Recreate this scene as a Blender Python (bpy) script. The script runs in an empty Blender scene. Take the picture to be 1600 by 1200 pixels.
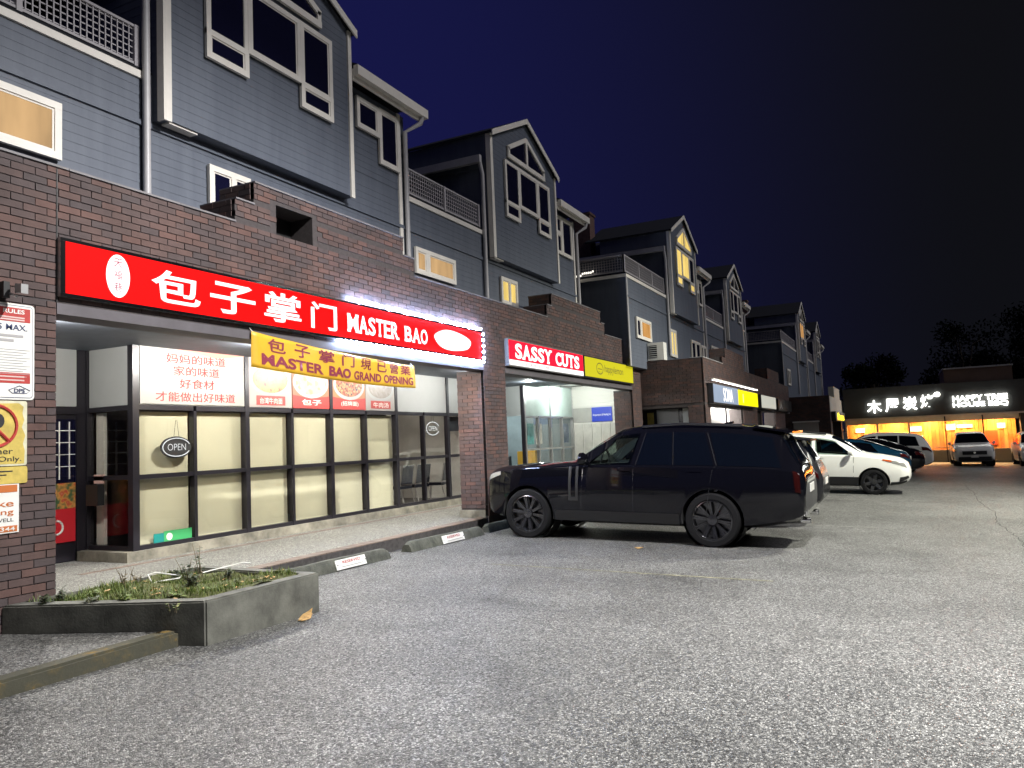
import bpy, bmesh, math, random
from mathutils import Vector, Matrix
random.seed(7)
SC = bpy.context.scene
COL = SC.collection
R = math.radians

# ------------------------------------------------------------------ camera
F_PX, YAW, PITCH, ROLL = 1212.0, 0.460904, 0.074137, -0.0422255
CAM = Vector((0, 0, 1.5))
fw = Vector((math.cos(PITCH)*math.cos(YAW), math.cos(PITCH)*math.sin(YAW), math.sin(PITCH)))
rt0 = Vector((math.sin(YAW), -math.cos(YAW), 0)); up0 = rt0.cross(fw)
rt = rt0*math.cos(ROLL)+up0*math.sin(ROLL); up = -rt0*math.sin(ROLL)+up0*math.cos(ROLL)
cd = bpy.data.cameras.new('camera'); cam = bpy.data.objects.new('camera', cd); COL.objects.link(cam)
m3 = Matrix((rt, up, -fw)).transposed()
cam.matrix_world = Matrix.Translation(CAM) @ m3.to_4x4()
cd.sensor_width = 36; cd.sensor_fit = 'HORIZONTAL'; cd.lens = F_PX/1600*36
cd.clip_start = 0.05; cd.clip_end = 3000
SC.camera = cam

# ------------------------------------------------------------------ world, sun, exposure
W = bpy.data.worlds.new('World'); SC.world = W; W.use_nodes = True
wn, wl = W.node_tree.nodes, W.node_tree.links
wn.clear()
out = wn.new('ShaderNodeOutputWorld'); bg = wn.new('ShaderNodeBackground')
sky = wn.new('ShaderNodeTexSky'); sky.sky_type = 'NISHITA'; sky.sun_disc = False
sky.sun_elevation = R(-6.5); sky.sun_rotation = R(-30); sky.altitude = 50
sky.air_density = 1.0; sky.dust_density = 0.3; sky.ozone_density = 4.0
tcw = wn.new('ShaderNodeTexCoord'); sep = wn.new('ShaderNodeSeparateXYZ'); wl.new(tcw.outputs['Generated'], sep.inputs[0])
rng = wn.new('ShaderNodeMapRange'); rng.interpolation_type = 'SMOOTHSTEP'; rng.inputs[1].default_value = -.12; rng.inputs[2].default_value = .66
wl.new(sep.outputs[1], rng.inputs[0])
dusk = wn.new('ShaderNodeMix'); dusk.data_type = 'RGBA'      # the last blue of dusk behind the houses, city-lit dark elsewhere
dusk.inputs[6].default_value = (.0019, .0020, .0028, 1); dusk.inputs[7].default_value = (.0032, .0035, .0250, 1)
wl.new(rng.outputs[0], dusk.inputs[0])
glow = wn.new('ShaderNodeMix'); glow.data_type = 'RGBA'; glow.blend_type = 'ADD'; glow.inputs[0].default_value = 1.0
wl.new(dusk.outputs[2], glow.inputs[7])
mul = wn.new('ShaderNodeMix'); mul.data_type = 'RGBA'; mul.blend_type = 'MULTIPLY'
mul.inputs[0].default_value = 1.0; mul.inputs[7].default_value = (1.0, 1.0, 1.0, 1)
wl.new(sky.outputs[0], mul.inputs[6]); wl.new(mul.outputs[2], glow.inputs[6])
wl.new(glow.outputs[2], bg.inputs[0]); bg.inputs[1].default_value = 1.0
wl.new(bg.outputs[0], out.inputs[0])

sd = bpy.data.lights.new('sun', 'SUN'); sun = bpy.data.objects.new('sun', sd); COL.objects.link(sun)
sd.energy = 0.38; sd.angle = R(25); sd.color = (.96, .95, 1.0)
d = Vector((0.04, 0.80, -0.55)).normalized()      # the even light of the car park, from the street side
sun.rotation_euler = d.to_track_quat('-Z', 'Y').to_euler()

SC.view_settings.view_transform = 'Standard'; SC.view_settings.look = 'None'
SC.view_settings.exposure = 1.3; SC.view_settings.gamma = 1.0
SC.render.engine = 'CYCLES'
SC.cycles.use_denoising = True
SC.cycles.max_bounces = 6; SC.cycles.diffuse_bounces = 3; SC.cycles.glossy_bounces = 3
SC.cycles.transmission_bounces = 4; SC.cycles.transparent_max_bounces = 8
SC.cycles.sample_clamp_indirect = 4.0; SC.cycles.caustics_reflective = False; SC.cycles.caustics_refractive = False

# ------------------------------------------------------------------ materials
def nt(name):
    m = bpy.data.materials.new(name); m.use_nodes = True
    n = m.node_tree.nodes; l = m.node_tree.links
    b = n['Principled BSDF']
    return m, n, l, b
def mat(name, col, rough=0.6, metal=0.0, spec=0.5, var=0.0, scale=8.0, bump=0.0, bscale=40.0, coat=0.0, alpha=None):
    m, n, l, b = nt(name)
    b.inputs['Base Color'].default_value = (*col, 1); b.inputs['Roughness'].default_value = rough
    b.inputs['Metallic'].default_value = metal; b.inputs['Specular IOR Level'].default_value = spec
    b.inputs['Coat Weight'].default_value = coat; b.inputs['Coat Roughness'].default_value = 0.03
    if var or bump:
        tc = n.new('ShaderNodeTexCoord')
    if var:
        no = n.new('ShaderNodeTexNoise'); no.inputs['Scale'].default_value = scale; no.inputs['Detail'].default_value = 6
        no.inputs['Roughness'].default_value = 0.65
        rp = n.new('ShaderNodeValToRGB')
        rp.color_ramp.elements[0].position = 0.3; rp.color_ramp.elements[1].position = 0.72
        rp.color_ramp.elements[0].color = (*[c*(1-var) for c in col], 1)
        rp.color_ramp.elements[1].color = (*[min(1, c*(1+var)) for c in col], 1)
        l.new(tc.outputs['Object'], no.inputs['Vector']); l.new(no.outputs['Fac'], rp.inputs[0]); l.new(rp.outputs[0], b.inputs['Base Color'])
    if bump:
        nb = n.new('ShaderNodeTexNoise'); nb.inputs['Scale'].default_value = bscale; nb.inputs['Detail'].default_value = 4
        bp = n.new('ShaderNodeBump'); bp.inputs['Strength'].default_value = bump; bp.inputs['Distance'].default_value = 0.01
        l.new(tc.outputs['Object'], nb.inputs['Vector']); l.new(nb.outputs['Fac'], bp.inputs['Height']); l.new(bp.outputs[0], b.inputs['Normal'])
    return m
def emit(name, col, st):
    m, n, l, b = nt(name)
    b.inputs['Base Color'].default_value = (*[min(c, .8)*0.25 for c in col], 1); b.inputs['Roughness'].default_value = 0.7; b.inputs['Specular IOR Level'].default_value = .1
    b.inputs['Emission Color'].default_value = (*col, 1); b.inputs['Emission Strength'].default_value = st
    return m
def glassmat(name, tint=(0.95, 0.94, 0.925), ior=1.5, rough=0.01):
    m, n, l, b = nt(name); n.remove(b)
    lw = n.new('ShaderNodeLayerWeight'); lw.inputs[0].default_value = .5
    pw_ = n.new('ShaderNodeMath'); pw_.operation = 'POWER'; pw_.inputs[1].default_value = 5.0
    fr = n.new('ShaderNodeMath'); fr.operation = 'MULTIPLY_ADD'; fr.inputs[1].default_value = .9; fr.inputs[2].default_value = ((ior-1)/(ior+1))**2
    l.new(lw.outputs['Facing'], pw_.inputs[0]); l.new(pw_.outputs[0], fr.inputs[0])
    tr = n.new('ShaderNodeBsdfTransparent'); tr.inputs[0].default_value = (*tint, 1)
    gl = n.new('ShaderNodeBsdfGlossy'); gl.inputs['Roughness'].default_value = rough
    mx = n.new('ShaderNodeMixShader')
    l.new(fr.outputs[0], mx.inputs[0]); l.new(tr.outputs[0], mx.inputs[1]); l.new(gl.outputs[0], mx.inputs[2])
    l.new(mx.outputs[0], n['Material Output'].inputs[0])
    return m
def brickmat(name, stops):
    m, n, l, b = nt(name)
    oi = n.new('ShaderNodeObjectInfo'); ge = n.new('ShaderNodeNewGeometry')
    ad = n.new('ShaderNodeMath'); ad.operation = 'ADD'; fr = n.new('ShaderNodeMath'); fr.operation = 'FRACT'
    l.new(oi.outputs['Random'], ad.inputs[0]); l.new(ge.outputs['Random Per Island'], ad.inputs[1]); l.new(ad.outputs[0], fr.inputs[0])
    rp = n.new('ShaderNodeValToRGB'); cr = rp.color_ramp
    while len(cr.elements) < len(stops): cr.elements.new(0.5)
    for e, (p, c) in zip(cr.elements, stops): e.position = p; e.color = (*c, 1)
    l.new(fr.outputs[0], rp.inputs[0])
    no = n.new('ShaderNodeTexNoise'); no.inputs['Scale'].default_value = 2.2; no.inputs['Detail'].default_value = 9; no.inputs['Roughness'].default_value = .7
    l.new(ge.outputs['Position'], no.inputs['Vector'])
    mr = n.new('ShaderNodeMapRange'); mr.inputs[1].default_value = .3; mr.inputs[2].default_value = .7; mr.inputs[3].default_value = .65; mr.inputs[4].default_value = 1.3
    l.new(no.outputs['Fac'], mr.inputs[0])
    mx = n.new('ShaderNodeMix'); mx.data_type = 'RGBA'; mx.blend_type = 'MULTIPLY'; mx.inputs[0].default_value = 1
    l.new(rp.outputs[0], mx.inputs[6]); l.new(mr.outputs[0], mx.inputs[7]); l.new(mx.outputs[2], b.inputs['Base Color'])
    b.inputs['Roughness'].default_value = 0.8
    n2 = n.new('ShaderNodeTexNoise'); n2.inputs['Scale'].default_value = 90
    bp = n.new('ShaderNodeBump'); bp.inputs['Strength'].default_value = .35; bp.inputs['Distance'].default_value = .004
    l.new(ge.outputs['Position'], n2.inputs['Vector']); l.new(n2.outputs['Fac'], bp.inputs['Height']); l.new(bp.outputs[0], b.inputs['Normal'])
    return m
def aggregate(name, dark, light, scale, bump, patch, rough=0.6, spec=0.5, edge=0.25):
    """stone chips in a binder: every cell its own grey, dark gaps, broad patches of wear"""
    m, n, l, b = nt(name)
    ge = n.new('ShaderNodeNewGeometry')
    vo = n.new('ShaderNodeTexVoronoi'); vo.inputs['Scale'].default_value = scale
    ve = n.new('ShaderNodeTexVoronoi'); ve.inputs['Scale'].default_value = scale; ve.feature = 'DISTANCE_TO_EDGE'
    wv = n.new('ShaderNodeTexNoise'); wv.inputs['Scale'].default_value = scale*.6; wv.inputs['Detail'].default_value = 2
    vm = n.new('ShaderNodeVectorMath'); vm.operation = 'MULTIPLY_ADD'; vm.inputs[1].default_value = (0.6/scale,)*3
    l.new(wv.outputs['Color'], vm.inputs[0]); l.new(ge.outputs['Position'], vm.inputs[2]); l.new(ge.outputs['Position'], wv.inputs['Vector'])
    l.new(vm.outputs[0], vo.inputs['Vector']); l.new(vm.outputs[0], ve.inputs['Vector'])
    sp = n.new('ShaderNodeSeparateColor'); l.new(vo.outputs['Color'], sp.inputs[0])
    rp = n.new('ShaderNodeValToRGB'); cr = rp.color_ramp
    cr.elements[0].color = (*dark, 1); cr.elements[1].color = (*light, 1); cr.elements[0].position = .1
    e = cr.elements.new(.45); e.color = (*[a*.78+c*.22 for a, c in zip(dark, light)], 1)
    e = cr.elements.new(.8); e.color = (*[a*.45+c*.55 for a, c in zip(dark, light)], 1)
    l.new(sp.outputs[0], rp.inputs[0])
    er = n.new('ShaderNodeMapRange'); er.inputs[1].default_value = .0; er.inputs[2].default_value = edge; er.inputs[3].default_value = .3; er.inputs[4].default_value = 1
    l.new(ve.outputs['Distance'], er.inputs[0])
    no = n.new('ShaderNodeTexNoise'); no.inputs['Scale'].default_value = .55; no.inputs['Detail'].default_value = 7; no.inputs['Roughness'].default_value = .62
    l.new(ge.outputs['Position'], no.inputs['Vector'])
    mr = n.new('ShaderNodeMapRange'); mr.inputs[1].default_value = .3; mr.inputs[2].default_value = .7; mr.inputs[3].default_value = 1-patch; mr.inputs[4].default_value = 1+patch
    l.new(no.outputs['Fac'], mr.inputs[0])
    ns = n.new('ShaderNodeTexNoise'); ns.inputs['Scale'].default_value = .9; ns.inputs['Detail'].default_value = 5; ns.inputs['Distortion'].default_value = .6
    of = n.new('ShaderNodeVectorMath'); of.operation = 'ADD'; of.inputs[1].default_value = (31.7, 12.3, 4.1); l.new(ge.outputs['Position'], of.inputs[0]); l.new(of.outputs[0], ns.inputs['Vector'])
    ms = n.new('ShaderNodeMapRange'); ms.inputs[1].default_value = .57; ms.inputs[2].default_value = .70; ms.inputs[3].default_value = 1.0; ms.inputs[4].default_value = 1-patch*1.1     # oil and damp stains
    l.new(ns.outputs['Fac'], ms.inputs[0])
    m0 = n.new('ShaderNodeMath'); m0.operation = 'MULTIPLY'; l.new(mr.outputs[0], m0.inputs[0]); l.new(ms.outputs[0], m0.inputs[1])
    m1 = n.new('ShaderNodeMath'); m1.operation = 'MULTIPLY'; l.new(er.outputs[0], m1.inputs[0]); l.new(m0.outputs[0], m1.inputs[1])
    mx = n.new('ShaderNodeMix'); mx.data_type = 'RGBA'; mx.blend_type = 'MULTIPLY'; mx.inputs[0].default_value = 1
    l.new(rp.outputs[0], mx.inputs[6]); l.new(m1.outputs[0], mx.inputs[7]); l.new(mx.outputs[2], b.inputs['Base Color'])
    hm = n.new('ShaderNodeMath'); hm.operation = 'MULTIPLY'; l.new(er.outputs[0], hm.inputs[0]); l.new(sp.outputs[1], hm.inputs[1])
    ha = n.new('ShaderNodeMath'); ha.operation = 'ADD'; l.new(hm.outputs[0], ha.inputs[0]); l.new(er.outputs[0], ha.inputs[1])
    bp = n.new('ShaderNodeBump'); bp.inputs['Strength'].default_value = bump; bp.inputs['Distance'].default_value = .35/scale
    l.new(ha.outputs[0], bp.inputs['Height']); l.new(bp.outputs[0], b.inputs['Normal'])
    rr = n.new('ShaderNodeMapRange'); rr.inputs[3].default_value = rough-.22; rr.inputs[4].default_value = rough+.2
    l.new(sp.outputs[2], rr.inputs[0]); l.new(rr.outputs[0], b.inputs['Roughness'])
    b.inputs['Specular IOR Level'].default_value = spec
    return m

M = {}
BR_A = [(0, (.060, .045, .046)), (.3, (.074, .049, .047)), (.6, (.086, .053, .048)), (.85, (.108, .057, .048)), (1, (.066, .050, .051))]
M['brick'] = brickmat('dark_red_brick', BR_A)
M['paver'] = brickmat('red_paver', [(0, (.15, .115, .095)), (.5, (.18, .13, .105)), (1, (.165, .135, .115))])
M['mortar'] = mat('mortar', (.057, .048, .049), .9, var=.25, scale=20)
M['asphalt'] = aggregate('worn_asphalt', (.055, .055, .055), (.46, .455, .43), 76, .7, .30, .52, .45)
M['walk'] = aggregate('exposed_aggregate_walk', (.13, .13, .12), (.46, .45, .41), 80, .4, .12, .75, .3, .15)
M['concrete'] = mat('weathered_concrete', (.115, .115, .098), .85, var=.5, scale=3.5, bump=.25, bscale=60)
M['stop_concrete'] = mat('mossy_concrete', (.066, .068, .054), .9, var=.55, scale=6, bump=.8, bscale=45)
M['ledge'] = mat('stained_ledge', (.22, .205, .165), .85, var=.55, scale=3.2, bump=.4, bscale=50)
M['kerbface'] = mat('dark_kerb', (.055, .05, .05), .9, var=.4, scale=14)
sdm, n_, l_, b_ = nt('blue_grey_siding')
ge = n_.new('ShaderNodeNewGeometry'); mp_ = n_.new('ShaderNodeMapping'); mp_.inputs['Scale'].default_value = (3.2, 3.2, .35)
no = n_.new('ShaderNodeTexNoise'); no.inputs['Scale'].default_value = 1.6; no.inputs['Detail'].default_value = 8; no.inputs['Roughness'].default_value = .7
rp = n_.new('ShaderNodeValToRGB'); cr = rp.color_ramp; cr.elements[0].position = .3; cr.elements[0].color = (.088, .102, .134, 1); cr.elements[1].position = .72; cr.elements[1].color = (.126, .142, .178, 1)
l_.new(ge.outputs['Position'], mp_.inputs[0]); l_.new(mp_.outputs[0], no.inputs['Vector']); l_.new(no.outputs['Fac'], rp.inputs[0]); l_.new(rp.outputs[0], b_.inputs['Base Color']); b_.inputs['Roughness'].default_value = .6
M['siding'] = sdm
M['trim'] = mat('cream_trim', (.76, .72, .66), .5, var=.08, scale=3)
M['pipe'] = mat('painted_metal_pipe', (.42, .41, .42), .4, var=.1, scale=4)
M['roof'] = mat('dark_shingles', (.006, .007, .012), .95, var=.3, scale=9, bump=.6, bscale=14)
M['railing'] = mat('painted_lattice', (.40, .38, .40), .6)
M['darkpane'] = mat('dark_window_pane', (.006, .006, .022), .05, spec=.6)  # navy base colour stands in for the reflected evening sky
M['frame'] = mat('dark_bronze_frame', (.018, .016, .022), .35, metal=.2)
M['panel'] = mat('pale_panel', (.36, .37, .37), .5, var=.06, scale=1.2)
M['soffit'] = mat('painted_soffit', (.70, .68, .65), .7, var=.15, scale=2)
M['lintel'] = mat('painted_lintel', (.10, .09, .10), .6, var=.2, scale=3)
M['shade'] = mat('beige_roller_shade', (.66, .66, .50), .8, var=.06, scale=1.0)
M['glass'] = glassmat('window_glass')
M['darkglass'] = glassmat('tinted_glass', (.35, .37, .37))
M['white'] = mat('white_enamel', (.75, .74, .70), .45, var=.06, scale=6)
M['black'] = mat('black_plastic', (.012, .012, .013), .5)
M['text_black'] = mat('black_print', (.02, .02, .022), .6)
M['text_navy'] = mat('navy_print', (.03, .045, .12), .6)
M['text_red'] = mat('red_print', (.34, .025, .025), .6)
M['text_brown'] = mat('maroon_print', (.22, .025, .05), .6)
M['red_paint'] = mat('red_print_field', (.42, .04, .035), .5, var=.15, scale=20)
M['yellow_paint'] = mat('faded_yellow_sign', (.55, .42, .10), .5, var=.25, scale=9)
wy, n_, l_, b_ = nt('worn_yellow_kerb_paint')
ge = n_.new('ShaderNodeNewGeometry'); no = n_.new('ShaderNodeTexNoise'); no.inputs['Scale'].default_value = 6; no.inputs['Detail'].default_value = 8; no.inputs['Roughness'].default_value = .7
rp = n_.new('ShaderNodeValToRGB'); cr = rp.color_ramp; cr.elements[0].position = .50; cr.elements[0].color = (.060, .058, .040, 1); cr.elements[1].position = .70; cr.elements[1].color = (.20, .12, .02, 1)
e = cr.elements.new(.60); e.color = (.080, .070, .040, 1)
l_.new(ge.outputs['Position'], no.inputs['Vector']); l_.new(no.outputs['Fac'], rp.inputs[0]); l_.new(rp.outputs[0], b_.inputs['Base Color']); b_.inputs['Roughness'].default_value = .9
bp = n_.new('ShaderNodeBump'); bp.inputs['Strength'].default_value = .6; bp.inputs['Distance'].default_value = .02; l_.new(no.outputs['Fac'], bp.inputs['Height']); l_.new(bp.outputs[0], b_.inputs['Normal'])
M['worn_yellow'] = wy
M['banner'] = mat('golden_vinyl', (.64, .37, .025), .45, var=.08, scale=2, bump=.15, bscale=2.5)
M['metal'] = mat('galvanised_metal', (.5, .5, .5), .35, metal=.9)
M['chrome'] = mat('chrome', (.7, .7, .7), .12, metal=1)
M['tyre'] = mat('tyre_rubber', (.007, .007, .008), .8, spec=.2, bump=.2, bscale=60)
M['soil'] = mat('damp_soil', (.075, .080, .025), .95, var=.5, scale=12, bump=1, bscale=30)
M['leafdry'] = mat('dry_leaf', (.42, .26, .10), .7, var=.4, scale=30)
M['wood'] = mat('brown_wood', (.16, .09, .055), .5, var=.35, scale=3)
M['seat'] = mat('navy_vinyl', (.012, .016, .035), .35)
M['shop_white'] = mat('shop_white', (.6, .62, .6), .6, var=.1, scale=2)
M['shop_floor'] = mat('shop_floor', (.06, .055, .055), .4)
M['teal'] = mat('teal_sticker', (.01, .22, .20), .4)
M['green'] = mat('green_sticker', (.05, .35, .12), .4)
M['blue'] = mat('blue_sign', (.01, .035, .42), .4)
M['vinyl'] = mat('white_vinyl_siding', (.62, .60, .56), .55)

# ------------------------------------------------------------------ builders
ORG = {}
def link(name, me, parent=None, m=None, loc=None, rot=None, smooth=None):
    o = bpy.data.objects.new(name, me); COL.objects.link(o)
    if m is not None and hasattr(me, 'materials') and len(me.materials) == 0:
        me.materials.append(M[m] if isinstance(m, str) else m)
    w = Vector((0, 0, 0)) if loc is None else Vector(loc)
    ORG[o.name] = w.copy()
    if parent is not None:
        o.parent = parent; o.location = w - ORG[parent.name]
    else: o.location = w
    if rot: o.rotation_euler = rot
    return o
def tag(o, label=None, cat=None, group=None, kind=None):
    if label: o['label'] = label
    if cat: o['category'] = cat
    if group: o['group'] = group
    if kind: o['kind'] = kind
    return o
def thing(name, label, cat, loc=(0, 0, 0), rotz=0, group=None):
    o = bpy.data.objects.new(name, None); COL.objects.link(o); o.location = loc; o.rotation_euler = (0, 0, rotz)
    o.empty_display_size = .2
    ORG[o.name] = Vector(loc)
    return tag(o, label, cat, group)
class MB:
    def __init__(s): s.v = []; s.f = []; s.sm = False
    def box(s, x0, x1, y0, y1, z0, z1):
        if x0 > x1: x0, x1 = x1, x0
        if y0 > y1: y0, y1 = y1, y0
        if z0 > z1: z0, z1 = z1, z0
        n = len(s.v)
        s.v += [(x0, y0, z0), (x1, y0, z0), (x1, y1, z0), (x0, y1, z0), (x0, y0, z1), (x1, y0, z1), (x1, y1, z1), (x0, y1, z1)]
        s.f += [tuple(n+i for i in q) for q in ((3, 2, 1, 0), (4, 5, 6, 7), (0, 1, 5, 4), (1, 2, 6, 5), (2, 3, 7, 6), (3, 0, 4, 7))]
        return s
    def poly(s, pts):
        n = len(s.v); s.v += [tuple(p) for p in pts]; s.f.append(tuple(range(n, n+len(pts)))); return s
    def prism(s, pts, d):
        """closed polygon pts (3D) extruded by vector d"""
        n = len(s.v); k = len(pts); d = Vector(d)
        s.v += [tuple(p) for p in pts] + [tuple(Vector(p)+d) for p in pts]
        s.f.append(tuple(range(n+k-1, n-1, -1))); s.f.append(tuple(range(n+k, n+2*k)))
        for i in range(k): j = (i+1) % k; s.f.append((n+i, n+j, n+k+j, n+k+i))
        return s
    def tube(s, pts, r, seg=8, cap=True, closed=False):
        pts = [Vector(p) for p in pts]; n0 = len(s.v); k = len(pts); prev = None
        for i, p in enumerate(pts):
            a = pts[(i-1) % k] if (closed or i > 0) else p; b = pts[(i+1) % k] if (closed or i < k-1) else p
            t = (b-a).normalized()
            if prev is None:
                u = t.orthogonal().normalized()
            else:
                u = (prev - t*prev.dot(t)).normalized()
            prev = u; w = t.cross(u)
            rr = r[i] if isinstance(r, (list, tuple)) else r
            for j in range(seg):
                a_ = 2*math.pi*j/seg; s.v.append(tuple(p+(u*math.cos(a_)+w*math.sin(a_))*rr))
        for i in range(k if closed else k-1):
            i2 = (i+1) % k
            for j in range(seg):
                j2 = (j+1) % seg
                s.f.append((n0+i*seg+j, n0+i*seg+j2, n0+i2*seg+j2, n0+i2*seg+j))
        if cap and not closed:
            s.f.append(tuple(n0+j for j in range(seg-1, -1, -1))); s.f.append(tuple(n0+(k-1)*seg+j for j in range(seg)))
        return s
    def lathe(s, prof, c, axis='x', seg=24):
        """profile [(radius, along)] turned about an axis through c"""
        n0 = len(s.v); c = Vector(c)
        for r_, a_ in prof:
            for j in range(seg):
                t = 2*math.pi*j/seg; u, w = r_*math.cos(t), r_*math.sin(t)
                p = {'x': (a_, u, w), 'y': (u, a_, w), 'z': (u, w, a_)}[axis]
                s.v.append(tuple(c+Vector(p)))
        for i in range(len(prof)-1):
            for j in range(seg):
                j2 = (j+1) % seg; s.f.append((n0+i*seg+j, n0+i*seg+j2, n0+(i+1)*seg+j2, n0+(i+1)*seg+j))
        return s
    def mesh(s, name, smooth=False, fix=True):
        me = bpy.data.meshes.new(name); me.from_pydata(s.v, [], s.f); me.update()
        if fix:
            bm = bmesh.new(); bm.from_mesh(me); bmesh.ops.recalc_face_normals(bm, faces=bm.faces); bm.to_mesh(me); bm.free()
        if smooth:
            smooth_by_angle(me, smooth if isinstance(smooth, (int, float)) and not isinstance(smooth, bool) else 35)
        return me
    def build(s, name, m, parent=None, smooth=False, loc=None, fix=True):
        off = None
        return link(name, s.mesh(name, smooth, fix), parent, m, loc)
def smooth_by_angle(me, deg=35):
    bm = bmesh.new(); bm.from_mesh(me)
    for f in bm.faces: f.smooth = True
    for e in bm.edges:
        if len(e.link_faces) == 2:
            e.smooth = e.calc_face_angle(0) < R(deg)
    bm.to_mesh(me); bm.free()
def B(name, m, parent, *a): return MB().box(*a).build(name, m, parent)
def pix(p):
    q = Vector(p)-CAM; d_ = q.dot(fw)
    if d_ <= 0.05: return None
    return 800+F_PX*q.dot(rt)/d_, 600-F_PX*q.dot(up)/d_
def text_mesh(s, size=1.0, bold=0.0, extrude=0.0, width=None, height=None, align='LEFT', spacing=1.0):
    cu = bpy.data.curves.new('lettering', 'FONT'); cu.body = s; cu.size = size; cu.offset = bold*size; cu.extrude = extrude
    cu.align_x = align; cu.space_character = spacing; cu.resolution_u = 4; cu.fill_mode = 'BOTH' if extrude else 'FRONT'
    o = bpy.data.objects.new('lettering', cu)
    me = bpy.data.meshes.new_from_object(o)
    bpy.data.objects.remove(o); bpy.data.curves.remove(cu)
    if len(me.vertices):
        xs = [v.co.x for v in me.vertices]; ys = [v.co.y for v in me.vertices]
        x0, x1, y0, y1 = min(xs), max(xs), min(ys), max(ys)
        sx = width/(x1-x0) if width else 1.0; sy = height/(y1-y0) if height else (sx if width else 1.0)
        if height and not width: sx = sy
        for v in me.vertices:
            v.co.x = (v.co.x-x0)*sx; v.co.y = (v.co.y-y0)*sy
    return me
def letter(name, s, m, parent, x, y, z, width=None, height=None, bold=0.0, extrude=0.0, face='-y', centre=False, shear=0.0):
    """flat or raised lettering; (x, y, z) is its lower left corner (or lower centre) on the surface"""
    me = text_mesh(s, 1.0, bold, 0.0, width, height)
    me.materials.clear(); me.materials.append(M[m] if isinstance(m, str) else m)
    xs = [v.co.x for v in me.vertices] or [0, 0]; w = max(xs)
    for v in me.vertices:
        u, h = v.co.x - (w/2 if centre else 0) + shear*v.co.y, v.co.y
        if face == '-y': v.co = (x+u, y, z+h)
        elif face == '-x': v.co = (x, y-u, z+h)
    if extrude:
        bm = bmesh.new(); bm.from_mesh(me)
        g = bmesh.ops.extrude_face_region(bm, geom=bm.faces[:])
        dv = Vector((0, -extrude, 0)) if face == '-y' else Vector((-extrude, 0, 0))
        bmesh.ops.translate(bm, vec=dv, verts=[e for e in g['geom'] if isinstance(e, bmesh.types.BMVert)])
        bmesh.ops.recalc_face_normals(bm, faces=bm.faces); bm.to_mesh(me); bm.free()
    return link(name, me, parent)
GA, GBX, GCY = -.147, -.0095, .031
def ground(x, y): return GA+GBX*min(max(x, -30), 70)+GCY*max(-40, min(y, 6.9))

# ================================================================== SETTING
def gridmesh(xs, ys, zf, name):
    v = [(x, y, zf(x, y)) for y in ys for x in xs]; k = len(xs)
    f = [(j*k+i, j*k+i+1, (j+1)*k+i+1, (j+1)*k+i) for j in range(len(ys)-1) for i in range(k-1)]
    me = bpy.data.meshes.new(name); me.from_pydata(v, [], f); me.update(); return me
tag(link('ground', gridmesh([-200, -30, -5, 0, 5, 10, 20, 40, 70, 400], [-400, -40, -20, -5, 0, 3, 6.9, 300], ground, 'ground'), None, 'asphalt'),
    'grey worn asphalt car park surface with pale stone chips', None, None, 'structure')
pv = MB().prism([(-6, 5.45, -.2), (4.40, 5.45, -.2), (3.99, 6.50, -.2), (3.93, 6.79, -.2), (-6, 6.79, -.2)], (0, 0, .295)).build('pavement', 'asphalt')
tag(pv, 'raised stone chip pavement beside the concrete planter', None, None, 'structure')
kb = MB()
kx = [-6, -4.2, -2.4, -.6, 1.2, 2.9, 4.46]
kerb = tag(B('kerb', 'worn_yellow', None, -6, 4.46, 5.30, 5.46, -.25, .10), 'low kerb with worn yellow paint edging the pavement', None, None, 'structure')
bm = bmesh.new(); bm.from_mesh(kerb.data)
bmesh.ops.bevel(bm, geom=[e for e in bm.edges if min(v.co.z for v in e.verts) > .05], offset=.02, segments=2, affect='EDGES'); bm.to_mesh(kerb.data); bm.free()
wk = tag(B('walkway', 'walk', None, -6, 22.39, 6.80, 10.6, -.3, .15), 'raised covered walkway of pale exposed aggregate', None, None, 'structure')
B('kerb_face', 'kerbface', wk, -6, 22.39, 6.775, 6.80, -.3, .146)
pb = MB()
for i in range(int((22.3-3.2)/.105)):
    x = 3.2+i*.105
    if x < 22.2: pb.box(x, x+.097, 6.776, 6.975, .10, .157+random.uniform(0, .003))
for i in range(int((16.9-6.0)/.205)):
    x = 6.0+i*.205; pb.box(x, x+.197, 8.72, 8.82, .10, .153+random.uniform(0, .002))
tag(pb.build('brick_border', 'paver', wk), kind='stuff')
# walkway in front of the second and third rows (lower)
tag(B('walkway', 'walk', None, 22.42, 60, 4.93, 8.4, -.8, -.05), 'lower walkway under the second brick row', None, None, 'structure')
# painted bay lines, faded
tag(MB().poly([(9.0, 4.9, ground(9, 4.9)+.004), (9.04, 4.9, ground(9.04, 4.9)+.004), (9.23, 1.4, ground(9.23, 1.4)+.004), (9.19, 1.4, ground(9.19, 1.4)+.004)]).build('bay_line', mat('faded_line', (.20, .19, .12), .7, var=.8, scale=5)), 'thin faded yellow bay line on the asphalt', None, None, 'structure')

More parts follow.
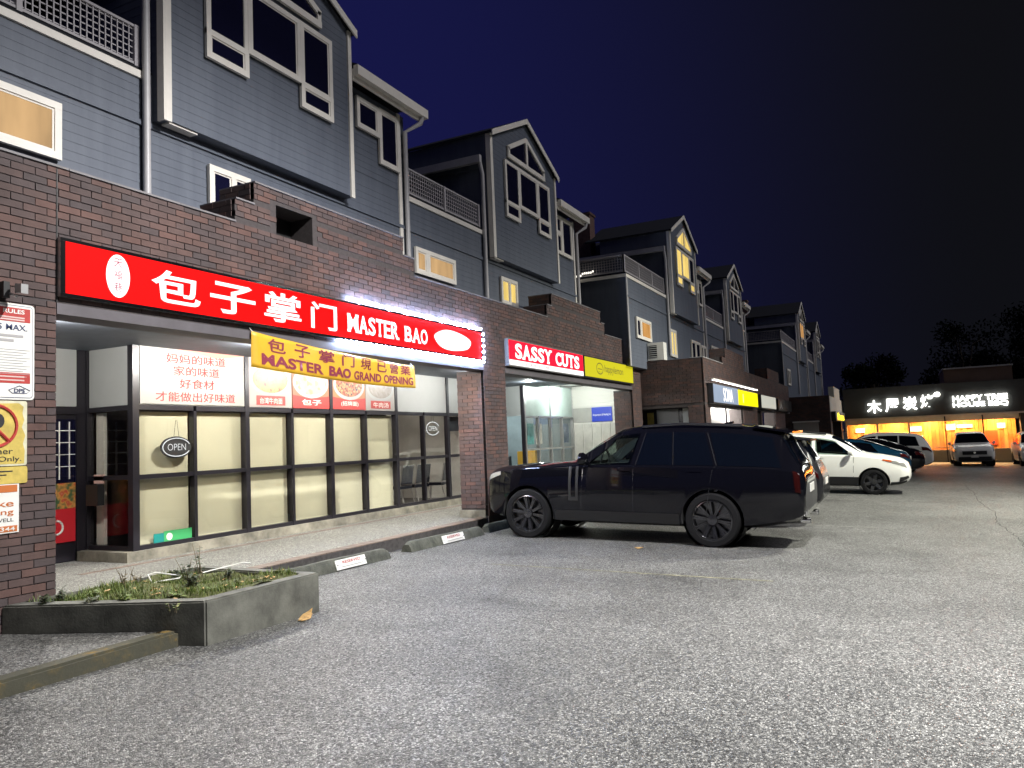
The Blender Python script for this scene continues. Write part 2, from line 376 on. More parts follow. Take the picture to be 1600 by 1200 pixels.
# ================================================================== BRICK ROWS
brick_unit = MB().box(-.5, .5, -.5, .5, -.5, .5).mesh('brick')
brick_unit.materials.append(M['brick'])
BL, BH, MJ = .215, .0692, .009
def bricks_front(x0, x1, z0, z1, y, holes=(), ph=0):
    res = []; row = int(round((z0+1)/BH))
    z = row*BH-1
    while z < z0-1e-4: z += BH; row += 1
    zc = z0
    k = row
    z = k*BH-1
    while z < z1-.02:
        za, zb = max(z+MJ/2, z0), min(z+BH-MJ/2, z1)
        off = (k % 2)*BL/2
        i = math.floor((x0-off)/BL)
        while i*BL+off < x1:
            xa, xb = max(i*BL+off+MJ/2, x0), min((i+1)*BL+off-MJ/2, x1)
            i += 1
            if xb-xa < .03 or zb-za < .02: continue
            if any(xb > h[0] and xa < h[1] and zb > h[2] and za < h[3] for h in holes): continue
            res.append(((xa+xb)/2, y+.035-random.uniform(.002, .007), (za+zb)/2, xb-xa, .08, zb-za))
        k += 1; z = k*BH-1
    return res
def bricks_side(y0, y1, z0, z1, x, holes=()):
    res = []
    for b in bricks_front(y0, y1, z0, z1, 0, holes):
        res.append((x+.035-random.uniform(.002, .007), b[0], b[2], .08, b[3], b[5]))
    return res
def lay_bricks(parent, lst, cover=(), limit=300, m='brick', single=True):
    """the bricks that show largest become objects, the rest one field"""
    def area(b):
        c = Vector(b[:3]); p = pix(c)
        if p is None or not (-5 < p[0] < 1605 and -5 < p[1] < 1205): return 0
        if any(c0 < c.x < c1 and z0 < c.z < z1 for c0, c1, z0, z1 in cover): return 0
        d_ = (c-CAM).dot(fw); n = Vector((0, -1, 0)) if b[4] == .08 else Vector((-1, 0, 0))
        return max(b[3], b[4])*b[5]*abs((c-CAM).normalized().dot(n))/(d_*d_)
    lst = sorted(lst, key=area, reverse=True)
    ind = lst[:limit] if single else []
    for b in ind:
        o = bpy.data.objects.new('brick', brick_unit); COL.objects.link(o); o.parent = parent
        o.location = Vector(b[:3])-ORG[parent.name]; o.scale = b[3:]
    f = MB()
    for b in lst[len(ind):]:
        f.box(b[0]-b[3]/2, b[0]+b[3]/2, b[1]-b[4]/2, b[1]+b[4]/2, b[2]-b[5]/2, b[2]+b[5]/2)
    if f.v: tag(f.build('brick_field', m, parent, fix=False), kind='stuff')

# ---- first row (nearest)
A1 = thing('brick_arcade', 'nearest dark brick shopping arcade with stepped parapet and white soffit', 'building', (13, 6.9, .15))
YF = 6.75
def wallbox(name, par, *a): return B(name, 'mortar', par, *a)
wallbox('fascia_wall', A1, -3, 22.09, YF, 7.05, 2.83, 4.18)
wallbox('pillar', A1, 3.2, 4.385, YF, 7.31, -.1, 2.829)
wallbox('pillar', A1, 12.43, 13.29, YF, 7.31, .0, 2.829)
wallbox('pillar', A1, 21.25, 22.09, YF, 7.31, -.1, 2.829)
for (a, b, c, d_) in ((6.53, 10.25, 6.83, 9.96), (15.44, 19.14, 15.72, 18.86)):
    if a < 7:   # the dark vent opening
        wallbox('raised_parapet', A1, a, 7.2, YF, 7.30, 4.181, 4.46); wallbox('raised_parapet', A1, 7.87, b, YF, 7.30, 4.181, 4.46)
        wallbox('raised_parapet', A1, c, 7.2, YF, 7.30, 4.461, 4.735); wallbox('raised_parapet', A1, 7.87, d_, YF, 7.30, 4.461, 4.735)
        wallbox('raised_parapet', A1, 7.2, 7.87, YF, 7.30, 4.56, 4.735)
        B('vent_opening', 'black', A1, 7.2, 7.87, 7.12, 7.3, 4.181, 4.559)
    else:
        wallbox('raised_parapet', A1, a, b, YF, 7.30, 4.181, 4.46); wallbox('raised_parapet', A1, c, d_, YF, 7.30, 4.461, 4.735)
cop = MB()
for a, b, z in ((-3, 6.53, 4.18), (10.25, 15.44, 4.18), (19.14, 22.1, 4.18), (6.53, 6.83, 4.46), (9.96, 10.25, 4.46), (15.44, 15.72, 4.46), (18.86, 19.14, 4.46), (6.83, 9.96, 4.735), (15.72, 18.86, 4.735)):
    x = a
    while x < b-1e-3:
        x2 = min(b, x+1.25); cop.box(x+.002, x2-.002, 6.725, 7.32, z+.001, z+.022); x = x2
cop.build('coping', mat('dull_flashing', (.16, .15, .16), .6, var=.3, scale=3), A1)
B('flat_roof', 'roof', A1, -3, 22.05, 7.06, 14, 3.85, 3.95)
B('soffit', 'soffit', A1, 4.386, 22.39, 7.06, 10.6, 3.13, 3.16)
B('soffit_trim', 'trim', A1, 6.9, 17.1, 9.0, 9.05, 3.075, 3.129)
B('lintel', 'lintel', A1, 4.39, 12.42, 6.735, 7.06, 2.825, 2.925)
B('lintel', 'lintel', A1, 13.3, 21.24, 6.735, 7.06, 2.825, 2.925)
B('joint', 'black', A1, 4.384, 4.396, 6.735, 6.75, 2.93, 4.17)
bl = bricks_front(-3, 22.09, 2.93, 4.18, YF) + bricks_front(3.2, 4.385, -.05, 2.93, YF)
bl += bricks_front(12.43, 13.29, .15, 2.93, YF) + bricks_front(21.25, 22.09, -.05, 2.93, YF)
for (a, b, c, d_) in ((6.53, 10.25, 6.83, 9.96), (15.44, 19.14, 15.72, 18.86)):
    hole = ((7.2, 7.87, 4.2, 4.56),) if a < 7 else ()
    bl += bricks_front(a, b, 4.2, 4.46, YF, hole) + bricks_front(c, d_, 4.482, 4.735, YF, hole)
    bl += bricks_side(YF+.05, 7.3, 4.2, 4.46, a) + bricks_side(YF+.05, 7.3, 4.482, 4.735, c)
bl += bricks_side(YF+.05, 7.31, .30, 2.77, 12.43) + bricks_side(YF+.05, 7.31, .0, 2.77, 21.25)
lay_bricks(A1, bl, cover=((4.2, 12.3, 2.9, 3.5), (3.5, 4.2, .9, 2.9), (13.1, 20.9, 2.9, 3.5)))
B('pillar_base', 'ledge', A1, 12.40, 13.32, 6.80, 7.34, .151, .29)

# soffit lights: real downlights under the first row
lens = emit('lamp_lens', (1.0, .97, .9), 22)
def downlight(par, x, y, z, watt, spread=140, col=(1, .96, .88)):
    f = MB().lathe([(.085, .0), (.085, -.03), (.07, -.032), (.068, -.012), (0, -.012)], (x, y, z), 'z', 20).build('soffit_light', 'white', par, smooth=True)
    MB().lathe([(.066, -.014), (0, -.014)], (x, y, z), 'z', 20).build('lamp_lens', lens, f)
    ld = bpy.data.lights.new('soffit_lamp', 'POINT'); ld.energy = watt; ld.color = col; ld.shadow_soft_size = .06
    lo = bpy.data.objects.new('soffit_lamp', ld); COL.objects.link(lo); lo.parent = f; lo.location = (x, y, z-.16)
for x in (5.1, 8.0, 10.8): downlight(A1, x, 7.75, 3.13, 120, 165)
downlight(A1, 14.0, 7.75, 3.13, 75, 165)
for x in (17.73, 20.85): downlight(A1, x, 8.32, 3.13, 42, 165, (.92, 1, .95))

# ---- restaurant front
def shopfront(name, label, x0, x1, n, y, z0, rows, fr, par_loc, thick=.05, first=None):
    t = thing(name, label, 'shopfront', par_loc)
    return t
S1 = thing('shopfront', 'restaurant shopfront of beige blinded panes in dark bronze frames', 'shopfront', (12, 9.1, .15))
xs = [6.98]+[7.95+i for i in range(9)]+[16.95]
YS = 9.1
zr = [.31, 1.24, 2.17, 3.10]
B('ledge', 'ledge', S1, 6.80, 17.0, 9.0, 9.2, .15, .28)
B('ledge', 'ledge', S1, 6.80, 6.97, 9.2, 10.03, .15, .279)
for i, x in enumerate(xs):
    w = .05 if i in (0,) else (.042 if i % 2 == 0 else .026)
    B('mullion', 'frame', S1, x-w, x+w, YS-.05, YS+.05, .28, 3.12 if i % 2 == 0 else 2.13)
for z, h in zip(zr, (.03, .03, .035, .03)):
    for i in range(len(xs)-1):
        wa = .05 if i == 0 else (.042 if i % 2 == 0 else .026); wb = .042 if (i+1) % 2 == 0 else .026
        B('rail', 'frame', S1, xs[i]+wa, xs[i+1]-wb, YS-.042, YS+.042, z-h, z+h)
for i in range(len(xs)-1):
    for r in (0, 1):
        B('pane', 'glass', S1, xs[i]+.02, xs[i+1]-.02, YS-.004, YS+.004, zr[r]+.02, zr[r+1]-.02)
    if i < 6:
        sh = MB(); k = 10
        za, zb = .33+random.uniform(-.01, .02), 2.12
        sh.box(xs[i]+.035, xs[i+1]-.03, YS+.075, YS+.08, za, zb)
        s_ = sh.build('roller_shade', 'shade', S1)
        MB().tube([(xs[i]+.035, YS+.078, za), (xs[i+1]-.03, YS+.078, za)], .012, 8).build('hem_bar', 'shade', s_)
for i in range(0, len(xs)-1, 2):
    B('upper_panel', 'panel', S1, xs[i]+.04, xs[min(i+2, len(xs)-1)]-.04, YS-.02, YS+.02, 2.205, 3.07)
# return to the recessed door
for y in (9.15, 9.98):
    B('mullion', 'frame', S1, 6.93, 7.03, y, y+.06, .28, 3.1) if y > 9.5 else None
for z in (.31, 1.24, 2.17, 3.1): B('rail', 'frame', S1, 6.94, 7.02, 9.151, 9.979, z-.03, z+.03)
B('upper_panel', 'panel', S1, 6.96, 7.0, 9.16, 9.97, 2.205, 3.07)
for z in (.34, 1.27): B('pane', 'glass', S1, 6.976, 6.984, 9.152, 9.978, z, z+.87)
B('side_post', 'white', S1, 7.05, 7.10, 9.80, 9.95, .33, 2.13)
# recessed door
dr = B('door', 'frame', S1, 6.06, 6.92, 10.04, 10.10, .16, 2.12)
bm = bmesh.new(); bm.from_mesh(dr.data); bm.free()
B('door_glass', 'darkpane', dr, 6.14, 6.80, 10.03, 10.039, .45, 2.05)
B('door_frame', 'frame', S1, 6.80, 6.925, 10.0, 10.04, .15, 3.1)
B('door_head', 'frame', S1, 5.9, 6.80, 10.0, 10.04, 2.12, 2.22)
B('upper_panel', 'panel', S1, 5.95, 6.795, 10.0, 10.03, 2.225, 3.05)
B('side_wall', 'brick', S1, 4.3, 5.9, 10.0, 10.2, .15, 3.12)
for z in (1.42, 1.58, 1.74, 1.90): B('muntin', 'white', dr, 6.2, 6.79, 10.018, 10.029, z-.006, z+.006)
for x in (6.38, 6.56, 6.70): B('muntin', 'white', dr, x-.007, x+.007, 10.006, 10.017, 1.25, 2.02)
pd = B('door_poster', mat('red_door_poster', (.55, .02, .03), .4), dr, 6.16, 6.79, 10.016, 10.028, .42, .86)
fm, n_, l_, b_ = nt('food_print')
tc = n_.new('ShaderNodeTexCoord'); vo = n_.new('ShaderNodeTexNoise'); vo.inputs['Scale'].default_value = 9
rp = n_.new('ShaderNodeValToRGB'); cr = rp.color_ramp
for p_, c_ in ((.40, (.05, .10, .04)), (.52, (.55, .25, .06)), (.6, (.45, .06, .03))):
    e = cr.elements.new(p_); e.color = (*c_, 1)
cr.elements[0].color = (.03, .05, .03, 1); cr.elements[-1].color = (.75, .6, .4, 1)
l_.new(tc.outputs['Object'], vo.inputs['Vector']); l_.new(vo.outputs['Fac'], rp.inputs[0]); l_.new(rp.outputs[0], b_.inputs['Base Color'])
M['food'] = fm
B('door_poster', 'food', dr, 6.16, 6.79, 10.016, 10.028, .862, 1.20)
MB().tube([(6.52+.09*math.cos(a), 10.012, .62+.09*math.sin(a)) for a in [i*.35-1.6 for i in range(10)]], .014, 8).build('door_print', 'white', dr)
B('mail_box', 'black', S1, 6.83, 6.93, 9.62, 9.86, .88, 1.16)
B('paper_note', mat('pink_note', (.7, .45, .4), .7), S1, 6.94, 6.965, 9.66, 9.85, 1.17, 1.29)
# stickers on the first pane
B('sticker', 'teal', S1, 7.27, 7.43, 9.088, 9.094, .33, .46)
st = B('sticker', 'green', S1, 7.432, 7.90, 9.088, 9.094, .33, .48)
MB().lathe([(0, -.002), (.05, -.002), (.05, 0)], (7.52, 9.088, .40), 'y', 16).build('sticker_print', 'white', st)

# open signs
def open_sign(label, x, y, z, w, lit, back):
    t = thing('open_sign', label, 'sign', (x, y, z))
    h = w*.55
    if back:
        MB().prism([(x+w*.56*math.cos(a), y+.01, z+h*.6*math.sin(a)) for a in [i*math.pi/12 for i in range(24)]], (0, .012, 0)).build('backing', 'black', t)
    MB().tube([(x+w/2*math.cos(a), y, z+h/2*math.sin(a)) for a in [.35+i*math.pi*1.75/22 for i in range(23)]], w*.014, 6).build('oval_tube', lit, t, smooth=60)
    letter('lettering', 'OPEN', lit, t, x, y-.004, z-h*.17, width=w*.66, height=h*.36, bold=-.012, centre=True)
    for s in (-1, 1): MB().tube([(x+s*w*.1, y+.005, z+h*.5), (x+s*w*.02, y+.005, z+h*.5+.55*w)], .003, 5).build('cord', 'black', t)
    return t
open_sign('white OPEN sign on a black oval in the first beige window', 7.62, 9.075-.03, 1.62, .46, emit('tube_white_soft', (.9, .95, 1), .3), True)
open_sign('white OPEN neon in the window above the dining chairs', 14.47, 9.17, 1.86, .52, emit('tube_white', (.85, .95, 1), .5), False)

# dining room behind the clear panes
RM = thing('dining_room', 'dim dining room seen through the clear panes', 'room', (13, 11, .15))
B('floor', 'shop_floor', RM, 7.1, 17.0, 9.2, 13.0, .10, .16)
B('back_wall', 'wood', RM, 7.1, 17.0, 12.4, 12.5, .16, 3.1)
B('side_wall', 'shop_white', RM, 16.95, 17.05, 9.2, 12.4, .16, 3.1)
B('partition', 'wood', RM, 12.86, 12.94, 9.3, 12.4, .16, 3.1)
B('ceiling', 'shop_white', RM, 7.1, 17.0, 9.2, 12.4, 3.05, 3.1)
B('dark_board', mat('slate_board', (.05, .06, .08), .6), RM, 15.1, 15.9, 9.22, 9.26, 1.80, 2.13)
B('column', 'shop_white', RM, 15.75, 15.9, 11.2, 11.35, .16, 3.05)
B('column', 'shop_white', RM, 15.45, 15.55, 11.7, 11.8, .16, 3.05)
B('wall_print', 'shop_white', RM, 13.9, 14.75, 12.36, 12.395, .75, 1.75)
B('wall_print', mat('pale_pink_print', (.6, .42, .4), .6, var=.5, scale=6), RM, 14.8, 15.9, 12.36, 12.395, .75, 1.85)
B('shelf', 'wood', RM, 13.05, 13.7, 9.6, 9.9, 1.60, 1.64)
for i in range(5): MB().lathe([(.05, 0), (.05, .16), (.02, .2), (.02, .25), (0, .25)], (13.12+i*.12, 9.75, 1.64), 'z', 10).build('bottle', mat('amber_bottle', (.5, .35, .12), .2), RM, smooth=True)
ld = bpy.data.lights.new('room_lamp', 'AREA'); ld.energy = 130; ld.size = 1.6; ld.color = (1, .9, .78)
lo = bpy.data.objects.new('room_lamp', ld); COL.objects.link(lo); lo.location = (14.6, 10.9, 3.0)
def chair(label, x, y, rz):
    t = thing('dining_chair', label, 'chair', (x, y, .16), rz, 'dining chairs behind the clear panes')
    def part(mb, n, m): o = link(n, mb.mesh(n, True), None, m); o.parent = t; return o
    mb = MB().box(-.22, .22, -.22, .22, .42, .48); part(mb, 'seat', 'seat')
    mb = MB().prism([(-.21, -.235, .52), (.21, -.235, .52), (.21, -.30, .92), (-.21, -.30, .92)], (0, .035, 0)); part(mb, 'backrest', 'seat')
    for sx in (-1, 1):
        part(MB().tube([(sx*.2, .2, 0), (sx*.2, .18, .42)], .012, 6), 'leg', 'metal')
        part(MB().tube([(sx*.2, -.32, 0), (sx*.21, -.20, .44), (sx*.21, -.29, .94)], .012, 6), 'leg', 'metal')
chair('navy dining chair nearest the blinded panes', 13.25, 9.75, R(20))
chair('navy dining chair, second from the blinded panes', 14.05, 9.85, R(0))
chair('navy dining chair, third from the blinded panes', 14.65, 9.80, R(-10))
chair('navy dining chair beside the brick pillar', 15.35, 9.70, R(15))

# ---- hair salon front
S2 = thing('shopfront', 'hair salon shopfront with silver frames and pale teal upper glass', 'shopfront', (20.7, 9.1, .15))
xs2 = [18.98+i*.855 for i in range(5)]
B('ledge', 'ledge', S2, 18.95, 22.38, 9.02, 9.18, .15, .28)
for i, x in enumerate(xs2): B('mullion', 'metal', S2, x-.03, x+.03, YS-.045, YS+.045, .28, 3.12 if i % 2 == 0 else 2.14)
B('corner_post', 'frame', S2, 18.90, 18.949, YS-.04, YS+.06, .28, 3.12)
for z in (.31, 1.26, 2.16, 3.1):
    for i in range(4): B('rail', 'metal', S2, xs2[i]+.03, xs2[i+1]-.03, YS-.04, YS+.04, z-.025, z+.025)
tealm = mat('pale_teal_print', (.50, .60, .56), .4, var=.16, scale=1.5)
for i in (0, 2): B('upper_panel', tealm, S2, xs2[i]+.03, xs2[i+2]-.03, YS-.02, YS+.02, 2.19, 3.07)
for i in range(4):
    for z in (.34, 1.285): B('pane', 'glass', S2, xs2[i]+.02, xs2[i+1]-.02, YS-.004, YS+.004, z, z+.86)
B('upper_panel', 'panel', S2, 18.94, 18.97, 9.17, 9.62, 2.19, 3.07)
B('upper_panel', 'panel', S2, 17.05, 18.9, 9.64, 9.68, 2.19, 3.07)
B('door', 'darkpane', S2, 17.9, 18.85, 9.64, 9.70, .16, 2.1)
B('door_frame', 'frame', S2, 17.05, 17.88, 9.64, 9.70, .16, 2.15)
B('handle', 'metal', S2, 18.70, 18.74, 9.55, 9.58, .8, 1.6)
RS = thing('salon_room', 'bright pale salon interior behind silver frames', 'room', (20.7, 11, .15))
B('floor', 'shop_floor', RS, 17.1, 22.39, 9.72, 12.6, .10, .16)
M['salon_wall'] = mat('salon_wall', (.20, .25, .27), .6, var=.2, scale=1.2)
B('back_wall', 'salon_wall', RS, 17.1, 22.39, 12.5, 12.6, .16, 3.1)
B('side_wall', 'salon_wall', RS, 22.39, 22.5, 9.15, 12.5, .16, 3.1)
B('side_wall', 'salon_wall', RS, 17.06, 17.1, 9.72, 12.5, .16, 3.1)
B('ceiling', 'shop_white', RS, 17.1, 22.39, 9.72, 12.5, 3.05, 3.1)
for x in (19.4, 20.6, 21.8):
    mr_ = B('mirror_frame', 'wood', RS, x-.35, x+.35, 12.44, 12.49, .9, 2.0); B('mirror', 'chrome', mr_, x-.31, x+.31, 12.43, 12.438, .94, 1.96)
B('counter', 'wood', RS, 19.1, 22.2, 11.9, 12.42, .16, .85)
for k_, (x, c) in enumerate(((19.2, (.05, .3, .32)), (19.75, (.5, .5, .48)), (21.75, (.08, .16, .3)))): B('window_poster', mat('salon_poster', c, .5, var=.5, scale=7), RS, x, x+.42, 9.13, 9.14, 1.40, 1.98)
for x in (19.9, 21.3):
    B('salon_chair', 'seat', RS, x-.25, x+.25, 10.9, 11.4, .45, .58); B('salon_chair_back', 'seat', RS, x-.24, x+.24, 10.82, 10.89, .585, 1.05)
for i, (x, z, w, h, c) in enumerate(((19.3, .5, .4, .9, (.6, .6, .55)), (20.9, .9, .35, .5, (.7, .4, .05)), (21.5, .85, .4, .55, (.7, .42, .06)), (20.1, .3, .5, .6, (.15, .2, .25)))):
    B('counter_box', mat('salon_goods', c, .5), RS, x, x+w, 10.0, 10.3, .16, z+h-.2)
ld = bpy.data.lights.new('room_lamp', 'AREA'); ld.energy = 45; ld.size = 1.6; ld.color = (.92, 1, .97)
lo = bpy.data.objects.new('room_lamp', ld); COL.objects.link(lo); lo.location = (20.7, 11, 3.0)

# ---- end wall of the first row
EW = thing('end_wall', 'white clapboard end wall with pale gate closing the covered walkway', 'wall', (22.45, 8.1, .15))
B('board_core', 'vinyl', EW, 22.42, 22.5, 6.95, 9.06, .15, 3.12)
nz = 6
for i in range(nz):
    z = 2.48+i*.105
    MB().prism([(22.385, 7.0, z), (22.418, 7.0, z+.104), (22.418, 7.0, z)], (0, 2.06, 0)).build('siding_strip', 'vinyl', EW)
B('grey_board', mat('grey_board', (.33, .32, .30), .7, var=.12, scale=3), EW, 22.40, 22.419, 8.45, 9.05, 2.0, 2.44)
for i in range(6): B('gate_board', mat('whitewashed_board', (.48, .46, .42), .7, var=.15, scale=5), EW, 22.39, 22.419, 7.25+i*.30, 7.25+i*.30+.27, .2, 1.95)
BS = thing('notice_sign', 'small blue notice sign with white lettering on end wall', 'sign', (22.4, 8.1, 2.2))
B('board', 'blue', BS, 22.385, 22.41, 7.78, 8.43, 2.0, 2.44)
letter('lettering', 'Acupuncture & Healing Inc', 'white', BS, 22.383, 8.40, 2.16, width=.58, height=.085, bold=.01, face='-x')

# ---- second row
A2 = thing('brick_arcade', 'second brick shop row stepping forward with blue grey and yellow signs', 'building', (31, 5, -.05))
Y2 = 4.9
wallbox('fascia_wall', A2, 22.1, 41, Y2, 5.2, 2.30, 3.67)
wallbox('side_wall', A2, 22.11, 22.4, 5.2, 6.95, 2.28, 3.669)
wallbox('pillar', A2, 22.1, 22.75, Y2, 5.39, -.5, 2.299)
for a, b in ((28.0, 31.0), (31.9, 32.2), (35.9, 39)): wallbox('pillar', A2, a, b, Y2, 5.39, -.7, 2.299)
for a, b, z0, z1 in ((24.85, 28.76, 3.671, 3.90), (25.35, 28.6, 3.901, 4.22), (34.2, 37.6, 3.671, 4.16)): wallbox('raised_parapet', A2, a, b, Y2, 5.4, z0, z1)
b2 = bricks_front(22.1, 41, 2.33, 3.67, Y2)+bricks_front(24.85, 28.76, 3.67, 3.9, Y2)+bricks_front(25.35, 28.6, 3.9, 4.22, Y2)+bricks_front(34.2, 37.6, 3.67, 4.16, Y2)
b2 += bricks_front(22.1, 22.75, -.4, 2.33, Y2)+bricks_front(28, 31, -.4, 2.33, Y2)+bricks_front(31.9, 32.2, -.4, 2.33, Y2)+bricks_front(35.9, 39, -.4, 2.33, Y2)
b2 += bricks_side(4.95, 6.74, 2.33, 3.67, 22.1)+bricks_side(4.95, 5.39, -.4, 2.33, 22.1)
b2 += bricks_side(4.95, 5.4, 3.67, 4.22, 25.35)+bricks_side(4.95, 5.4, 3.67, 4.16, 34.2)
lay_bricks(A2, b2, single=False)
B('flat_roof', 'roof', A2, 22.15, 41, 5.25, 12, 3.4, 3.5)
B('soffit', 'soffit', A2, 22.41, 41, 5.21, 8.3, 2.55, 2.58)
B('coping', 'pipe', A2, 22.08, 24.85, 4.87, 5.25, 3.672, 3.69)
S3 = thing('shopfront', 'dark framed shopfront seen through the brick end opening', 'shopfront', (23.2, 6, 0))
B('wall_panel', 'frame', S3, 23.2, 23.3, 5.4, 7.2, 0, 2.55)
B('poster', 'yellow_paint', S3, 23.17, 23.195, 6.72, 6.92, 1.75, 2.2)
B('upper_panel', 'panel', S3, 23.17, 23.195, 5.95, 6.62, 1.85, 2.28)
B('pane', 'shop_white', S3, 23.17, 23.195, 5.55, 5.82, 1.2, 2.3)
S4 = thing('shopfront', 'pale shopfront of white panels under the blue grey and yellow signs', 'shopfront', (27, 6.2, 0))
B('panel_wall', 'panel', S4, 23.4, 41, 6.6, 6.7, -.05, 2.55)
for x in (24.4, 25.6, 26.8, 33.5): B('mullion', 'frame', S4, x, x+.08, 6.54, 6.6, -.05, 2.55)
B('white_jamb', 'white', S4, 22.75, 23.05, 5.3, 5.5, -.05, 2.3)
B('red_band', 'red_paint', S4, 32.2, 35.9, 6.5, 6.59, 1.75, 1.85)
for x in (24.5, 27.5, 33.8): downlight(A2, x, 5.9, 2.55, 110, 165)

# ---- third row
A3 = thing('brick_arcade', 'far brick shop row with pale stepped gable lit from the side', 'building', (46, 3.2, -.4))
wallbox('side_wall', A3, 41, 41.3, 3.04, 5.3, -.7, 3.12)
tag(MB().box(41.3, 52, 3.03, 3.5, 2.3, 3.1).box(44.4, 48.6, 3.03, 3.3, 3.101, 3.70).build('pale_gable', mat('pale_stucco', (.55, .53, .45), .7, var=.1, scale=2), A3))
wallbox('pillar', A3, 41.3, 42.2, 3.05, 3.5, -.8, 2.299)
wallbox('pillar', A3, 48.5, 49.7, 3.05, 3.5, -.8, 2.299)
lay_bricks(A3, bricks_side(3.04, 5.3, -.6, 3.12, 41)+bricks_front(41.3, 42.2, -.6, 2.3, 3.05)+bricks_front(48.5, 49.7, -.6, 2.3, 3.05), single=False)
B('pale_shutter', mat('pale_shutter', (.42, .40, .37), .6), A3, 40.93, 40.985, 3.6, 4.76, .2, 1.83)
B('shutter_frame', 'white', A3, 40.90, 40.98, 3.55, 4.80, 1.835, 1.90)
B('flat_roof', 'roof', A3, 41.3, 52, 3.5, 12, 2.9, 3.0)

# ================================================================== TOWNHOUSES
def clap(mb, span, z0, z1, plane, face, h=.105):
    """lapped boards: span(z)->(a,b) along the wall; plane is the wall's y (face '-y') or x (face '-x')"""
    z = z0
    while z < z1-.005:
        zt = min(z+h, z1)
        a0, b0 = span(z); a1, b1 = span(zt)
        if b0-a0 > .02:
            P = (lambda u, w, o: (u, plane-o, w)) if face == '-y' else (lambda u, w, o: (plane-o, u, w))
            mb.poly([P(a0, z, .0075), P(b0, z, .0075), P(b1, zt, .004), P(a1, zt, .004)])
            mb.poly([P(a0, z, .004), P(b0, z, .004), P(b0, z, .0075), P(a0, z, .0075)])
        z = zt
def lit(name, c, st, var=.35, scale=2.0):
    m, n, l, b = nt(name)
    tc = n.new('ShaderNodeTexCoord'); no = n.new('ShaderNodeTexNoise'); no.inputs['Scale'].default_value = scale; no.inputs['Detail'].default_value = 3
    mp = n.new('ShaderNodeMapping'); mp.inputs['Scale'].default_value = (2.2, 2.2, .5)
    rp = n.new('ShaderNodeValToRGB'); rp.color_ramp.elements[0].position = .35; rp.color_ramp.elements[1].position = .7
    rp.color_ramp.elements[0].color = (*[x*(1-var) for x in c], 1); rp.color_ramp.elements[1].color = (*c, 1)
    l.new(tc.outputs['Object'], mp.inputs[0]); l.new(mp.outputs[0], no.inputs['Vector']); l.new(no.outputs['Fac'], rp.inputs[0])
    l.new(rp.outputs[0], b.inputs['Emission Color']); b.inputs['Emission Strength'].default_value = st
    b.inputs['Base Color'].default_value = (.05, .04, .03, 1); b.inputs['Roughness'].default_value = .1
    return m
M['lit_warm'] = lit('lit_window_warm', (1.0, .62, .28), .28)
M['lit_yellow'] = lit('lit_window_yellow', (1.0, .72, .20), .45)
M['lit_orange'] = lit('lit_window_orange', (1.0, .48, .12), .3)
def window(par, rects, y, pane='darkpane', outer=None, w=.075, panes=None, back=.0):
    """rects: list of (x0,x1,z0,z1) lights sharing frames; each light framed on its own"""
    fr = MB()
    for k, (x0, x1, z0, z1) in enumerate(rects):
        y -= .0023
        fr.box(x0-w, x1+w, y-.050, y-.005, z1, z1+w); fr.box(x0-w, x1+w, y-.050, y-.005, z0-w, z0)
        fr.box(x0-w, x0, y-.049, y-.005, z0, z1); fr.box(x1, x1+w, y-.049, y-.005, z0, z1)
        i_ = .022
        fr.box(x0, x1, y-.036, y-.012, z1-i_, z1); fr.box(x0, x1, y-.036, y-.012, z0, z0+i_)
        fr.box(x0, x0+i_, y-.035, y-.012, z0+i_, z1-i_); fr.box(x1-i_, x1, y-.035, y-.012, z0+i_, z1-i_)
    o = fr.build('window', 'trim', par)
    for k, (x0, x1, z0, z1) in enumerate(rects):
        p_ = panes[k] if panes else pane
        MB().box(x0+.005, x1-.005, y-.028, y-.022, z0+.005, z1-.005).build('pane', p_, o)
    return o
